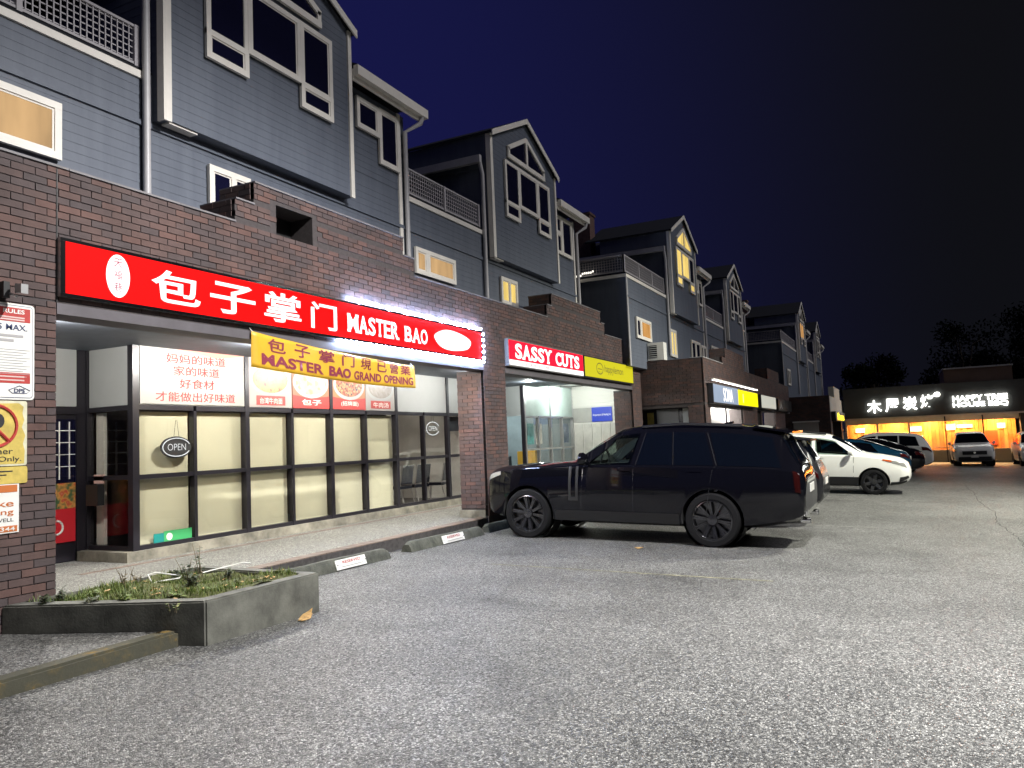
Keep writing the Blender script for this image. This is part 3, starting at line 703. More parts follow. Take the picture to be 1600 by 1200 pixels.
def townhouse(L, yw, label, deck, zb=3.0, bay_panes=None, tri='darkpane', low=(), right='a', side=True, chimney=True, ends=5.3, low2=True):
    t = thing('townhouse', label, 'house', (L+1.8, yw, zb), group='blue grey townhouses above the shops')
    yb = yw-.2; BW = 3.55; Rx = L+ends; x0 = L-deck; ZD = 6.05; ZE = 7.46; depth = 6.0
    core = MB().box(x0+.03, Rx-.03, yw+.001, yw+depth, zb, ZD).box(L+.03, Rx-.03, yw+.001, yw+depth, ZD, ZE)
    core.build('wall', 'siding', t)
    sd_ = MB()
    clap(sd_, lambda z: (x0, Rx), zb, ZD-.12, yw, '-y')
    clap(sd_, lambda z: (L, Rx), ZD, ZE, yw, '-y')
    clap(sd_, lambda z: (yw, yw+depth), zb, ZD, x0+.03, '-x')
    clap(sd_, lambda z: (yw, yw+depth), ZD, ZE+.2, L+.03, '-x')
    tag(sd_.build('clapboards', 'siding', t, fix=False), kind='stuff')
    # projecting gabled bay
    zg, za, zl = 8.18, 9.04, 5.47
    B('bay', 'siding', t, L+.002, L+BW-.002, yb+.001, yw-.001, zl, zg)
    MB().prism([(L+.01, yw, ZE), (L+BW-.01, yw, ZE), (L+BW-.01, yw, zg), (L+BW/2, yw, za-.05), (L+.01, yw, zg)], (0, 2.2, 0)).build('dormer_wall', 'siding', t)
    MB().prism([(L+.01, yb+.001, zg), (L+BW-.01, yb+.001, zg), (L+BW/2, yb+.001, za-.04)], (0, .199, 0)).build('gable', 'siding', t)
    s2 = MB()
    def gsp(z):
        if z <= zg: return (L+.09, L+BW-.09)
        k = (z-zg)/(za-zg); return (L+BW/2*k, L+BW-BW/2*k)
    clap(s2, gsp, zl, zg, yb, '-y'); clap(s2, gsp, zg, za-.02, yb, '-y')
    clap(s2, lambda z: (yb+.09, yw), zl, zg, L, '-x')
    tag(s2.build('bay_clapboards', 'siding', t, fix=False), kind='stuff')
    for xx in (L, L+BW-.085): B('corner_board', 'trim', t, xx, xx+.085, yb-.03, yb-.0, zl-.02, zg)
    B('corner_board', 'trim', t, L-.028, L-.001, yb-.03, yb+.085, zl-.02, zg)
    B('bay_base_trim', 'trim', t, L+.086, L+.5, yb+.02, yb+.15, zl-.025, zl-.001)
    # gable roof with pale rake boards
    ov = .06
    for sgn in (-1, 1):
        xe = L+BW/2+sgn*(BW/2+ov); xm = L+BW/2; ze = zg-ov*(za-zg)/(BW/2)
        MB().prism([(xe, yb-.09, ze), (xm, yb-.09, za), (xm, yb-.09, za+.06), (xe, yb-.09, ze+.06)], (0, 3.0, 0)).build('roof_slope', 'roof', t)
        MB().prism([(xe, yb-.115, ze-.06), (xm, yb-.115, za-.06), (xm, yb-.115, za+.065), (xe, yb-.115, ze+.065)], (0, .024, 0)).build('rake_board', 'trim', t)
    # main hip roof
    e = .32; rx0, rx1, ry0, ry1 = L-.02, Rx+e, yw-e, yw+depth+e; zr0, zrt = ZE+.14, 8.9
    mx = (rx0+rx1)/2
    sl_ = (zrt-zr0)/2.9; zf = zr0+e*sl_
    A_, B_, C_, D_ = (rx0-.25, yw+.02, zr0), (rx1, yw+.02, zf), (rx1, ry1, zr0), (rx0-.25, ry1, zr0)
    E_, F_ = (mx, ry0+2.9, zrt), (mx, ry1-2.0, zrt)
    MB().poly([A_, B_, E_]).poly([B_, C_, F_, E_]).poly([C_, D_, F_]).poly([D_, A_, E_, F_]).poly([D_, C_, B_, A_]).build('roof', 'roof', t)
    MB().prism([(L+BW+.01, ry0, zr0), (L+BW+.01, yw+.4, zr0+(e+.4)*sl_), (L+BW+.01, yw+.4, zr0+(e+.4)*sl_+.05), (L+BW+.01, ry0, zr0+.05)], (rx1-L-BW-.01, 0, 0)).build('eave', 'roof', t)
    g = MB().box(L+BW+.005, rx1, ry0-.03, ry0+.06, zr0-.13, zr0+.03)
    g.build('gutter', 'trim', t)
    B('fascia_board', 'trim', t, L+BW+.005, rx1-.1, ry0+.065, ry0+.1, zr0-.20, zr0-.02)
    B('gutter', 'pipe', t, L-.30, L-.20, yw-.1, yw+depth, zr0-.13, zr0+.03)
    # downpipes
    px = Rx-.05
    MB().tube([(px+.25, ry0+.02, zr0-.12), (px+.22, ry0+.05, zr0-.25), (px, yw-.07, zr0-.45), (px, yw-.07, zb+.6)], .045, 8).build('downpipe', 'pipe', t, smooth=50)
    MB().tube([(L-.22, yw-.06, zr0-.1), (L-.14, yw-.07, zr0-.35), (L-.14, yw-.07, zb+.6)], .045, 8).build('downpipe', 'pipe', t, smooth=50)
    B('corner_board', 'trim', t, Rx-.22, Rx-.13, yw-.03, yw-.0, zb, ZE)
    # deck edge and lattice railing
    if deck > .5:
        B('deck_floor', 'roof', t, x0, L, yw+.0, yw+depth, ZD-.01, ZD+.02)
        B('deck_fascia', 'trim', t, x0-.03, L-.16, yw-.035, yw-.001, ZD-.119, ZD-.03)
        la = MB(); zt = 6.55; z0 = ZD+.03
        def post(x, y): la.box(x-.03, x+.03, y-.03, y+.03, z0, zt+.03)
        x = x0+.05; xe = L-.20
        nP = max(2, int((xe-x)/1.3)+1)
        for i in range(nP): post(x+(xe-x)*i/(nP-1), yw+.04)
        la.box(x, xe, yw+.02, yw+.06, zt, zt+.03); la.box(x, xe, yw+.025, yw+.055, z0+.02, z0+.05)
        k = int((xe-x)/.075)
        for i in range(k): la.box(x+i*.075, x+i*.075+.014, yw+.032, yw+.044, z0+.05, zt)
        for i in range(6): la.box(x, xe, yw+.046, yw+.054, z0+.07+i*.075, z0+.084+i*.075)
        if side:
            yy = yw+.05
            for i in range(4): post(x0+.05, yy+i*1.6)
            la.box(x0+.03, x0+.07, yy, yy+4.8, zt, zt+.03); la.box(x0+.03, x0+.07, yy, yy+4.8, z0+.02, z0+.05)
            for i in range(60): la.box(x0+.045, x0+.057, yy+i*.08, yy+i*.08+.014, z0+.05, zt)
            for i in range(6): la.box(x0+.058, x0+.066, yy, yy+4.8, z0+.07+i*.075, z0+.084+i*.075)
            B('deck_fascia', 'trim', t, x0-.03, x0-.002, yw-.0, yw+4.8, ZD-.119, ZD-.03)
            B('corner_board', 'pipe', t, x0-.025, x0+.09, yw-.028, yw-.001, zb, ZD-.125)
        tag(la.build('lattice_railing', 'railing', t, fix=False), kind='stuff')
    # bay windows
    r = [(L+.66, L+1.22, 6.86, 7.70), (L+.66, L+1.22, 6.55, 6.78), (L+1.36, L+2.24, 6.90, 7.70), (L+2.38, L+2.94, 6.86, 7.70), (L+2.38, L+2.94, 6.55, 6.78)]
    window(t, r, yb-.018, panes=bay_panes)
    # divided triangular light
    xa, xb, xm, z0, z1 = L+.83, L+2.75, L+1.78, 7.93, 8.60
    yt = yb-.018
    f = MB()
    def bar(p, q, w):
        p, q = Vector((p[0], 0, p[1])), Vector((q[0], 0, q[1])); d_ = (q-p).normalized(); nn = Vector((-d_.z, 0, d_.x))*w/2
        f.prism([(p.x-nn.x, yt-.05, p.z-nn.z), (q.x-nn.x, yt-.05, q.z-nn.z), (q.x+nn.x, yt-.05, q.z+nn.z), (p.x+nn.x, yt-.05, p.z+nn.z)], (0, .045, 0))
    bar((xa-.05, z0), (xb+.05, z0), .10); bar((xa, z0+.05), (xa, z0+.20), .08); bar((xb, z0+.05), (xb, z0+.20), .08)
    bar((xa-.03, z0+.17), (xm, z1), .10); bar((xm, z1), (xb+.03, z0+.17), .10); f.box(xm-.045, xm+.045, yt-.051, yt-.006, z0+.05, z1-.02)
    tw = f.build('window', 'trim', t)
    MB().poly([(xa, yt-.02, z0), (xm-.03, yt-.02, z0), (xm-.03, yt-.02, z1-.03), (xa, yt-.02, z0+.17)]).build('pane', tri, tw)
    MB().poly([(xm+.03, yt-.02, z0), (xb, yt-.02, z0), (xb, yt-.02, z0+.17), (xm+.03, yt-.02, z1-.03)]).build('pane', tri, tw)
    # right-hand upper window
    if right == 'a': window(t, [(L+3.95, L+4.42, 6.86, 7.24), (L+4.56, L+5.0, 6.42, 7.26)], yw-.018)
    else: window(t, [(L+3.80, L+4.16, 6.95, 7.30), (L+3.80, L+4.16, 6.42, 6.85), (L+4.30, L+4.86, 6.42, 7.30)], yw-.018)
    for rr, pn in low: window(t, rr, yw-.018, panes=pn)
    B('belt_board', 'siding', t, x0+.02, Rx, yw-.034, yw-.0, 5.37, 5.43)
    if chimney:
        cx, cy = L+.2, yw+2.6
        ch = MB().box(cx, cx+.5, cy, cy+.75, 7.3, 9.25).box(cx-.04, cx+.54, cy-.04, cy+.79, 9.25, 9.33)
        ch.build('chimney', mat('brick_chimney', (.13, .075, .065), .9, var=.3, scale=12), t)
    return t
DK = 'darkpane'
townhouse(-2.1, 7.7, 'blue grey townhouse left of the nearest one, mostly out of frame', 0.0, side=False, chimney=False)
townhouse(6.19, 7.7, 'nearest blue grey townhouse, its dark gable bay above the long red sign', 2.97, side=False,
          low=[([(3.62, 4.05, 4.70, 5.16), (4.13, 4.95, 4.70, 5.16)], [DK, 'lit_warm']), ([(7.05, 7.34, 4.62, 5.12), (7.42, 7.6, 4.62, 5.12)], None)])
townhouse(14.5, 7.7, 'blue grey townhouse above the salon sign, its gable bay unlit', 3.02, right='b', side=False,
          low=[([(11.76, 12.02, 4.70, 5.04), (12.16, 13.02, 4.70, 5.04)], ['lit_warm', 'lit_warm']), ([(15.14, 15.44, 4.62, 5.08), (15.52, 15.80, 4.62, 5.08)], ['lit_yellow', 'lit_yellow'])])
townhouse(24.75, 6.53, 'blue grey townhouse whose gable bay glows yellow', 4.25, zb=3.45, bay_panes=['lit_yellow', 'lit_yellow', 'lit_yellow', DK, 'lit_yellow'], tri='lit_yellow',
          low=[([(21.2, 21.5, 4.36, 4.82), (21.62, 22.5, 4.36, 4.82)], [DK, 'lit_orange']), ([(24.86, 25.1, 4.12, 4.88), (25.2, 25.44, 4.12, 4.88)], ['lit_yellow', 'lit_yellow']), ([(27.7, 28.2, 4.2, 4.8), (28.34, 28.9, 4.2, 4.8)], None), ([(29.2, 29.45, 4.2, 4.75), (29.55, 29.9, 4.2, 4.75)], None)])
townhouse(33.9, 6.53, 'blue grey townhouse above the blue grey and yellow signs, bay unlit', 3.7, zb=3.3, side=False, low=[([(31.0, 31.5, 4.3, 4.9), (31.6, 32.2, 4.3, 4.9)], None)], ends=5.0)
townhouse(47.1, 5.07, 'blue grey townhouse with one orange lit bay window, second from the far end', 6.2, zb=2.9, bay_panes=['lit_orange', DK, 'lit_orange', DK, DK], low=[([(42.2, 42.7, 3.9, 4.6), (42.8, 43.3, 3.9, 4.6)], None)])
townhouse(57.0, 5.07, 'farthest dark townhouse at the end of the row', 4.2, zb=2.9, side=False)
# air conditioner on the step between the first two rows
ac = thing('air_conditioner', 'white air conditioner on the roof step below the lit orange window', 'appliance', (22.4, 6.3, 3.7))
B('casing', 'white', ac, 22.16, 22.5, 6.02, 6.5, 3.70, 4.22)
B('grille', 'black', ac, 22.145, 22.159, 6.22, 6.46, 3.78, 4.14)
for i in range(6): B('grille_slat', 'white', ac, 22.135, 22.144, 6.22, 6.46, 3.80+i*.06, 3.815+i*.06)
# glowing beads on a cable, added for window light showing through the lattice
LGLOW = emit('lattice_glow_bead', (1, .93, .8), .7)
sl = thing('lattice_glow', 'short string of white bulbs along the dark deck edge', 'lights', (20.42, 7.7, 6.1))
MB().tube([(20.40, 7.45+i*.08, 6.14-.03*math.sin(i*.8)) for i in range(9)], .006, 5).build('cable', 'black', sl)
for i in range(11): MB().lathe([(0, -.03), (.022, -.02), (.026, 0), (.02, .025), (0, .03)], (20.40, 7.44+i*.062, 6.19-.012*i+random.uniform(-.03, .03)), 'z', 8).build('glow_bead', LGLOW, sl, smooth=True)

# ================================================================== SIGNS ON THE FASCIA
def rnd_lamp(): pass
RED = emit('lit_red_face', (1.0, .0004, .0006), .62)
WHT = emit('lit_white_letter', (1.0, .97, .95), .62)
SG = thing('shop_sign', 'long lit red sign with white Chinese and English letters', 'sign', (8.2, 6.6, 3.2))
B('cabinet', 'metal', SG, 4.27, 12.0, 6.52, 6.744, 2.945, 3.47)
B('face', RED, SG, 4.32, 11.95, 6.505, 6.519, 2.975, 3.44)
for (a, b, c, d_) in ((4.27, 12.0, 3.441, 3.47), (4.27, 12.0, 2.945, 2.974)): B('trim', 'chrome', SG, a, b, 6.50, 6.519, c, d_)
for (a, b) in ((4.27, 4.318), (11.952, 12.0)): B('trim', 'chrome', SG, a, b, 6.501, 6.519, 2.975, 3.44)
ov_ = MB().prism([(4.835+.125*math.cos(a), 6.504, 3.215+.205*math.sin(a)) for a in [i*math.pi/16 for i in range(32)]], (0, -.004, 0)).build('oval_emblem', WHT, SG)
for i, c in enumerate('天福巷'): letter('character', c, mat('dark_red_brush', (.25, .0, .04), .6), SG, 4.835, 6.497, 3.30-.115*i, height=.085, centre=True, bold=.004)
for c, x0, x1, z0, z1 in (('包', 5.20, 5.80, 3.04, 3.37), ('子', 5.93, 6.58, 3.03, 3.37), ('掌', 6.72, 7.34, 3.03, 3.385), ('门', 7.52, 8.02, 3.03, 3.37)):
    letter('character', c, WHT, SG, x0, 6.504, z0, width=x1-x0, height=z1-z0, bold=.016, extrude=.008)
FEET = {'M': ((.12, 0), (.88, 0), (.12, 1), (.88, 1)), 'A': ((.10, 0), (.90, 0)), 'T': ((.5, 0),), 'R': ((.16, 0), (.88, 0)), 'B': ((.10, 0), (.10, 1)), 'E': ((.10, 0), (.10, 1)), 'Y': ((.5, 0), (.12, 1), (.88, 1)), 'U': ((.14, 1), (.86, 1))}
def slab(s, m, par, x0, x1, z0, z1, y, bold=.016, ex=.006):
    """heavy slab lettering, a letter at a time: thick strokes with square feet"""
    wd = {'M': 1.3, 'A': 1.1, 'S': .9, 'T': .95, 'E': .9, 'R': 1.05, 'B': 1.0, 'O': 1.0, 'Y': 1.05, 'C': .95, 'U': 1.05}
    tot = sum(wd[c] for c in s)+.10*(len(s)-1); k = (x1-x0)/tot; x = x0; h = z1-z0
    for c in s:
        w = wd[c]*k
        o = letter('letter', c, m, par, x, y, z0, width=w, height=h, bold=bold*1.6, extrude=ex)
        f = MB()
        for u, v in FEET.get(c, ()):
            fw_ = w*(.30 if c in 'MEB' else .36); cx = x+w*u; zc = z0+h*.07 if v == 0 else z1-h*.07
            f.box(cx-fw_/2, cx+fw_/2, y-ex-.003, y-.001, zc-h*.07, zc+h*.07)
        if f.v: f.build('letter_feet', m, o)
        x += w+.10*k
slab('MASTER', WHT, SG, 8.24, 9.42, 3.06, 3.31, 6.504); slab('BAO', WHT, SG, 9.58, 10.20, 3.06, 3.29, 6.504)
pts = [(10.99+.585*math.cos(a)*(1+.03*math.sin(5*a)), 6.504, 3.20+.165*math.sin(a)*(1+.06*math.cos(3*a))) for a in [i*math.pi/20 for i in range(40)]]
em = MB().prism(pts, (0, -.004, 0)).build('oval_emblem', WHT, SG)
em2 = MB()
for i in range(14):
    a = i*.45; em2.tube([(10.72+.54*(i % 2)+.13*math.cos(a), 6.497, 3.20+.07*math.sin(a)), (10.72+.54*(i % 2)+.16*math.cos(a+.3), 6.497, 3.20+.09*math.sin(a+.3))], .006, 5)
em2.build('emblem_print', mat('faint_pink_print', (.7, .3, .3), .6), SG)
LED = emit('led_bulb', (.46, .62, 1.0), 120)
led = MB().lathe([(0, -.022), (.019, -.015), (.024, 0), (.019, .015), (0, .022)], (0, 0, 0), 'z', 8).mesh('led_bulb', True); led.materials.append(LED)
pos = []
x = 8.32
while x < 11.98:
    if random.random() > .08: pos.append((x+random.uniform(-.02, .02), 6.505, 3.497+random.uniform(-.01, .012)))
    x += .098
pos += [(12.025, 6.505, 3.42-.105*i) for i in range(5)]
x = 8.08
while x < 12.03: pos.append((x, 6.505, 2.925)); x += .112
for p_ in pos:
    o = bpy.data.objects.new('led_bulb', led); COL.objects.link(o); o.parent = SG; o.location = Vector(p_)-ORG[SG.name]

def shift_sign(t, y0, k, dy):
    for ch in t.children_recursive:
        if ch.name.startswith('led_bulb'):
            p_ = ch.location+ORG[t.name]; ch.location = Vector((p_.x*k, y0*k+(p_.y-y0)*dy, 1.5+(p_.z-1.5)*k))-ORG[t.name]
        else:
            for v in ch.data.vertices: v.co = (v.co.x*k, y0*k+(v.co.y-y0)*dy, 1.5+(v.co.z-1.5)*k)
shift_sign(SG, 6.505, 1.0284, .24)
SS = thing('shop_sign', 'lit red sign reading SASSY CUTS over a white strip', 'sign', (15, 6.6, 3.2))
B('cabinet', 'metal', SS, 13.10, 17.0, 6.56, 6.744, 2.94, 3.47)
B('face', emit('lit_crimson_face', (1.0, .006, .03), .6), SS, 13.13, 16.97, 6.545, 6.559, 3.07, 3.445)
B('lower_face', emit('lit_white_strip', (1, .95, .95), .55), SS, 13.13, 16.97, 6.546, 6.559, 2.965, 3.066)
slab('SASSY', WHT, SS, 13.38, 15.12, 3.10, 3.40, 6.543, .022); slab('CUTS', WHT, SS, 15.34, 16.72, 3.10, 3.39, 6.543, .022)
letter('lettering', 'Tel:604-403-7588', 'text_red', SS, 13.5, 6.543, 2.985, width=1.5, height=.06, bold=-.005)
SL = thing('shop_sign', 'lit yellow sign reading happylemon beside a face emblem', 'sign', (19, 6.6, 3.2))
B('cabinet', 'black', SL, 17.05, 20.8, 6.56, 6.744, 2.94, 3.47)
B('face', emit('lit_lemon_face', (.75, .68, .02), .26), SL, 17.09, 20.76, 6.545, 6.559, 2.975, 3.44)
letter('lettering', 'happylemon', 'text_black', SL, 18.45, 6.543, 3.09, width=1.45, height=.24, bold=-.006)
ring = MB().tube([(18.10+.23*math.cos(a), 6.543, 3.21+.135*math.sin(a)) for a in [i*math.pi/12 for i in range(24)]], .010, 5, closed=True)
ring.tube([(17.96, 6.543, 3.20), (18.24, 6.543, 3.20)], .008, 5).tube([(18.02, 6.543, 3.13), (18.06, 6.543, 3.125)], .008, 5).tube([(18.16, 6.543, 3.125), (18.18, 6.543, 3.13)], .008, 5)
ring.build('face_emblem', 'text_black', SL)
shift_sign(SS, 6.545, 1.016, .45); shift_sign(SL, 6.545, 1.016, .45)
def far_sign(label, x0, x1, z0, z1, y, m, txt=None, tm=None, tb=None):
    t = thing('shop_sign', label, 'sign', ((x0+x1)/2, y, (z0+z1)/2))
    B('cabinet', 'black', t, x0, x1, y+.015, y+.19, z0, z1); B('face', m, t, x0+.03, x1-.03, y, y+.0149, z0+.03, z1-.03)
    if txt: letter('lettering', txt, tm, t, *tb[:1], y-.002, tb[1], width=tb[2], height=tb[3], bold=.012)
    return t
far_sign('blue grey lit sign with tall white letters', 22.4, 26.17, 2.36, 2.94, 4.70, emit('lit_slate_face', (.22, .27, .36), .5), 'SOMA', WHT, (23.75, 2.44, 1.5, .42))
t_ = far_sign('bright yellow lit sign beside the blue grey sign', 26.19, 30.1, 2.37, 2.93, 4.70, emit('lit_yellow_face', (1.0, .83, .0), .5))
letter('lettering', 'I', emit('pale_yellow_mark', (1, .95, .3), 1), t_, 27.0, 4.697, 2.48, width=.1, height=.3)
far_sign('pale lit sign right of the yellow sign', 31.0, 34.85, 2.38, 2.92, 4.70, emit('lit_pale_face', (.72, .72, .62), .28))
t_ = far_sign('black sign with white strokes at the end of second row', 35.6, 40.2, 2.37, 2.88, 4.70, 'black')
letter('lettering', '人', 'white', t_, 36.0, 4.697, 2.45, width=.8, height=.34, bold=.01)
bar_ = thing('light_bar', 'thin white light bar above the blue grey sign', 'lamp', (26, 4.66, 3.05))
B('housing', 'white', bar_, 22.2, 29.8, 4.64, 4.70, 3.02, 3.06); B('lens', emit('bar_lens', (1, .98, .92), 4), bar_, 22.25, 29.75, 4.635, 4.69, 3.008, 3.019)
B('bracket', 'metal', bar_, 22.6, 22.65, 4.701, 4.89, 3.02, 3.05); B('bracket', 'metal', bar_, 29.3, 29.35, 4.701, 4.89, 3.02, 3.05)
t_ = thing('shop_sign', 'small round cornered yellow lit sign on the pale gable', 'sign', (45, 2.9, 2.1))
B('cabinet', 'black', t_, 41.6, 48.5, 2.81, 3.02, 1.85, 2.33)
letter('lettering', 'ftea', emit('lit_amber_letter', (1, .72, .02), 1.6), t_, 42.4, 2.805, 1.90, width=5.2, height=.38, bold=.03)

# banner hanging from the lintel
bn = MB(); nx_, nz_ = 24, 8
for j in range(nz_+1):
    for i in range(nx_+1):
        u, w_ = i/nx_, j/nz_
        xx = 6.71+3.38*u+.03*w_*0; top = 2.92-.18*u+.012*math.sin(math.pi*u)*-3; h_ = .42-.07*u
        bn.v.append((xx, 6.70+.012*math.sin(u*9+w_*2)+.01*math.sin(u*23), top-h_*w_))
for j in range(nz_):
    for i in range(nx_): bn.f.append((j*(nx_+1)+i, j*(nx_+1)+i+1, (j+1)*(nx_+1)+i+1, (j+1)*(nx_+1)+i))
BN = thing('banner', 'golden vinyl banner announcing a grand opening in maroon letters', 'banner', (8.4, 6.7, 2.7))
bo = bn.build('sheet', 'banner', BN, smooth=True)
md = bo.modifiers.new('thickness', 'SOLIDIFY'); md.thickness = .003; md.offset = 1
def on_banner(u, w_): return 6.71+3.38*u, 2.92-.18*u-.036*math.sin(math.pi*u)-(.42-.07*u)*w_
def banner_text(s, u0, w1, width, height, bold):
    me = text_mesh(s, 1, bold, 0, width, height)
    for v in me.vertices:
        u = u0+v.co.x/3.38; x_, z_ = on_banner(u, w1); s_ = 1-.16*(u-u0)
        z2 = z_+v.co.y*s_; wv_ = max(0, min(1, (2.92-.18*u-.036*math.sin(math.pi*u)-z2)/(.42-.07*u)))
        v.co = (x_, 6.694+.012*math.sin(u*9+wv_*2)+.01*math.sin(u*23), z2)
    me.materials.clear(); me.materials.append(M['text_brown']); link('lettering', me, BN)
for i, (c, u) in enumerate((('包', .08), ('子', .21), ('掌', .345), ('门', .475), ('現', .605), ('已', .715), ('營', .81), ('業', .895))):
    banner_text(c, u, .46, .29 if i < 4 else .24, .165, .014)
banner_text('MASTER', .05, .88, 1.08, .14, .032); banner_text('BAO', .40, .88, .46, .135, .045)
banner_text('GRAND', .56, .88, .62, .125, .034); banner_text('OPENING', .762, .88, .74, .122, .034)
for p_ in ((6.73, 2.93), (10.06, 2.75)): MB().tube([(p_[0], 6.70, p_[1]-.02), (p_[0]-.02, 6.735, p_[1]+.03)], .005, 5).build('tie', 'white', BN)

# menu posters on the upper panels
t_ = thing('poster', 'white poster with four lines of red Chinese writing', 'poster', (7.95, 9.07, 2.6))
B('sheet', mat('white_poster', (.35, .345, .33), .5, var=.04, scale=2), t_, 7.05, 8.90, 9.060, 9.075, 2.22, 3.06)
MB().poly([(7.05, 9.058, 3.06), (8.90, 9.058, 3.06), (8.90, 9.058, 2.99), (8.35, 9.058, 2.92), (7.95, 9.058, 2.97), (7.6, 9.058, 3.0)]).build('header_print', mat('salmon_print', (.62, .25, .20), .6), t_)
for s_, z_, w_ in (('妈妈的味道', 2.80, 1.06), ('家的味道', 2.63, .82), ('好食材', 2.45, .62), ('才能做出好味道', 2.26, 1.42)):
    letter('lettering', s_, 'text_red', t_, 8.0, 9.057, z_, width=w_, height=.135, centre=True, bold=.006)
def bowlprint(name, base, c1, c2, scale):
    m, n, l, b = nt(name)
    tc = n.new('ShaderNodeTexCoord'); vo = n.new('ShaderNodeTexVoronoi'); vo.inputs['Scale'].default_value = scale
    rp = n.new('ShaderNodeValToRGB'); cr = rp.color_ramp
    cr.elements[0].color = (*base, 1); cr.elements[1].color = (*c2, 1); e = cr.elements.new(.45); e.color = (*c1, 1)
    no = n.new('ShaderNodeSeparateColor'); l.new(tc.outputs['Object'], vo.inputs['Vector']); l.new(vo.outputs['Color'], no.inputs[0])
    l.new(no.outputs[0], rp.inputs[0]); l.new(rp.outputs[0], b.inputs['Base Color']); b.inputs['Roughness'].default_value = .4
    return m
PST = [('menu poster of a bowl heaped with red chilli noodles', 8.99, 9.95, (.62, .55, .52), (.55, .05, .03), (.35, .45, .08), (.7, .35, .12), '台湾牛肉面'),
       ('menu poster of pale steamed buns in a basket', 9.97, 10.90, (.55, .24, .14), (.62, .55, .42), (.7, .66, .55), (.5, .4, .25), '包子'),
       ('menu poster of a dark bowl with mixed toppings', 11.0, 11.95, (.60, .26, .12), (.05, .05, .07), (.55, .12, .05), (.6, .45, .2), '(招牌面)'),
       ('menu poster of a pale bowl of grey noodles', 11.97, 12.90, (.56, .52, .50), (.32, .27, .24), (.45, .40, .36), (.3, .26, .22), '牛肉汤')]
for k, (lab, a, b, bg_, c0, c1, c2, tx) in enumerate(PST):
    t_ = thing('poster', lab, 'poster', ((a+b)/2, 9.07, 2.6))
    B('sheet', mat('poster_paper', tuple(q*.62 for q in bg_), .5, var=.08, scale=3), t_, a, b, 9.061, 9.076, 2.215, 3.06)
    cx = (a+b)/2; c0, c1, c2 = [tuple(q*.6 for q in cc) for cc in (c0, c1, c2)]; pm = bowlprint('bowl_print', c0, c1, c2, 26 if k in (0, 2) else 14)
    MB().poly([(cx+.45*math.cos(q), 9.0595, 2.66+.27*math.sin(q)) for q in [i*math.pi/14 for i in range(28)]]).build('bowl_rim', 'panel', t_)
    MB().poly([(cx+.39*math.cos(q), 9.058, 2.67+.22*math.sin(q)) for q in [i*math.pi/14 for i in range(28)]]).build('food_print', pm, t_)
    if k in (1, 2): MB().poly([(a, 9.057, 2.215), (b, 9.057, 2.215), (b, 9.057, 2.44), (cx, 9.057, 2.39), (a, 9.057, 2.44)]).build('title_band', 'red_paint', t_)
    else: B('title_band', 'red_paint', t_, cx-.32, cx+.32, 9.055, 9.057, 2.25, 2.40)
    letter('lettering', tx, 'white', t_, cx, 9.053, 2.27, width=.5, height=.10, centre=True, bold=.008)
# parking signs on the left pillar
t_ = thing('parking_sign', 'white parking rules sign with red bands, topmost on the brick pillar', 'sign', (3.86, 6.72, 2.45))
def rrect(x0, x1, z0, z1, y, r, th):
    p = []
    for cx, cz, a0 in ((x1-r, z1-r, 0), (x0+r, z1-r, 90), (x0+r, z0+r, 180), (x1-r, z0+r, 270)):
        for i in range(5): a = R(a0+i*22.5); p.append((cx+r*math.cos(a), y, cz+r*math.sin(a)))
    return MB().prism(p, (0, th, 0))
rrect(3.56, 4.18, 2.035, 2.862, 6.725, .03, .008).build('plate', 'white', t_)
rrect(3.575, 4.165, 2.05, 2.847, 6.7235, .025, .001).build('border', 'text_navy', t_); rrect(3.58, 4.16, 2.055, 2.842, 6.7215, .022, .001).build('field', 'white', t_)
B('red_band', 'red_paint', t_, 3.60, 4.14, 6.719, 6.721, 2.705, 2.825); B('red_band', 'red_paint', t_, 3.60, 4.14, 6.719, 6.721, 2.175, 2.265)
letter('lettering', 'PARKING', 'white', t_, 3.63, 6.7175, 2.775, width=.25, height=.036, bold=.02)
letter('lettering', 'RULES', 'white', t_, 3.91, 6.7175, 2.775, width=.18, height=.036, bold=.02)
letter('lettering', '2', 'text_navy', t_, 3.61, 6.7175, 2.63, height=.05, bold=.012)
letter('lettering', 'HOURS', 'text_navy', t_, 3.675, 6.7175, 2.63, width=.225, height=.05, bold=.012)
letter('lettering', 'MAX.', 'text_navy', t_, 3.935, 6.7175, 2.63, width=.18, height=.05, bold=.012)
f = MB()
for z_, a, b in ((2.57, 3.66, 4.08), (2.53, 3.75, 4.0)): f.box(a, b, 6.7185, 6.7205, z_, z_+.022)
for i in range(11): f.box(3.64, 4.14-.03*(i % 3), 6.7185, 6.7205, 2.46-i*.023, 2.464-i*.023)
f.build('small_print', mat('grey_print', (.35, .34, .34), .6), t_)
pp_ = mat('pale_print', (.6, .45, .42), .6)
for z_ in (2.735, 2.715, 2.225, 2.195): B('print_line', pp_, t_, 3.66, 4.09, 6.7175, 6.7187, z_, z_+.012)
f = MB(); f.tube([(3.96, 6.719, 2.115), (4.05, 6.719, 2.155), (4.14, 6.719, 2.115), (4.11, 6.719, 2.09), (3.99, 6.719, 2.09)], .003, 5, closed=True)
f.build('emblem', 'text_navy', t_); letter('lettering', 'DPS', 'text_navy', t_, 4.05, 6.7175, 2.095, width=.09, height=.035, bold=.02, centre=True)
t_ = thing('parking_sign', 'peeling yellow sign with a struck out P, middle of the pillar signs', 'sign', (3.84, 6.72, 1.75))
rrect(3.56, 4.12, 1.475, 2.025, 6.726, .02, .008).build('plate', mat('peeling_white', (.6, .58, .42), .6, var=.2, scale=10), t_)
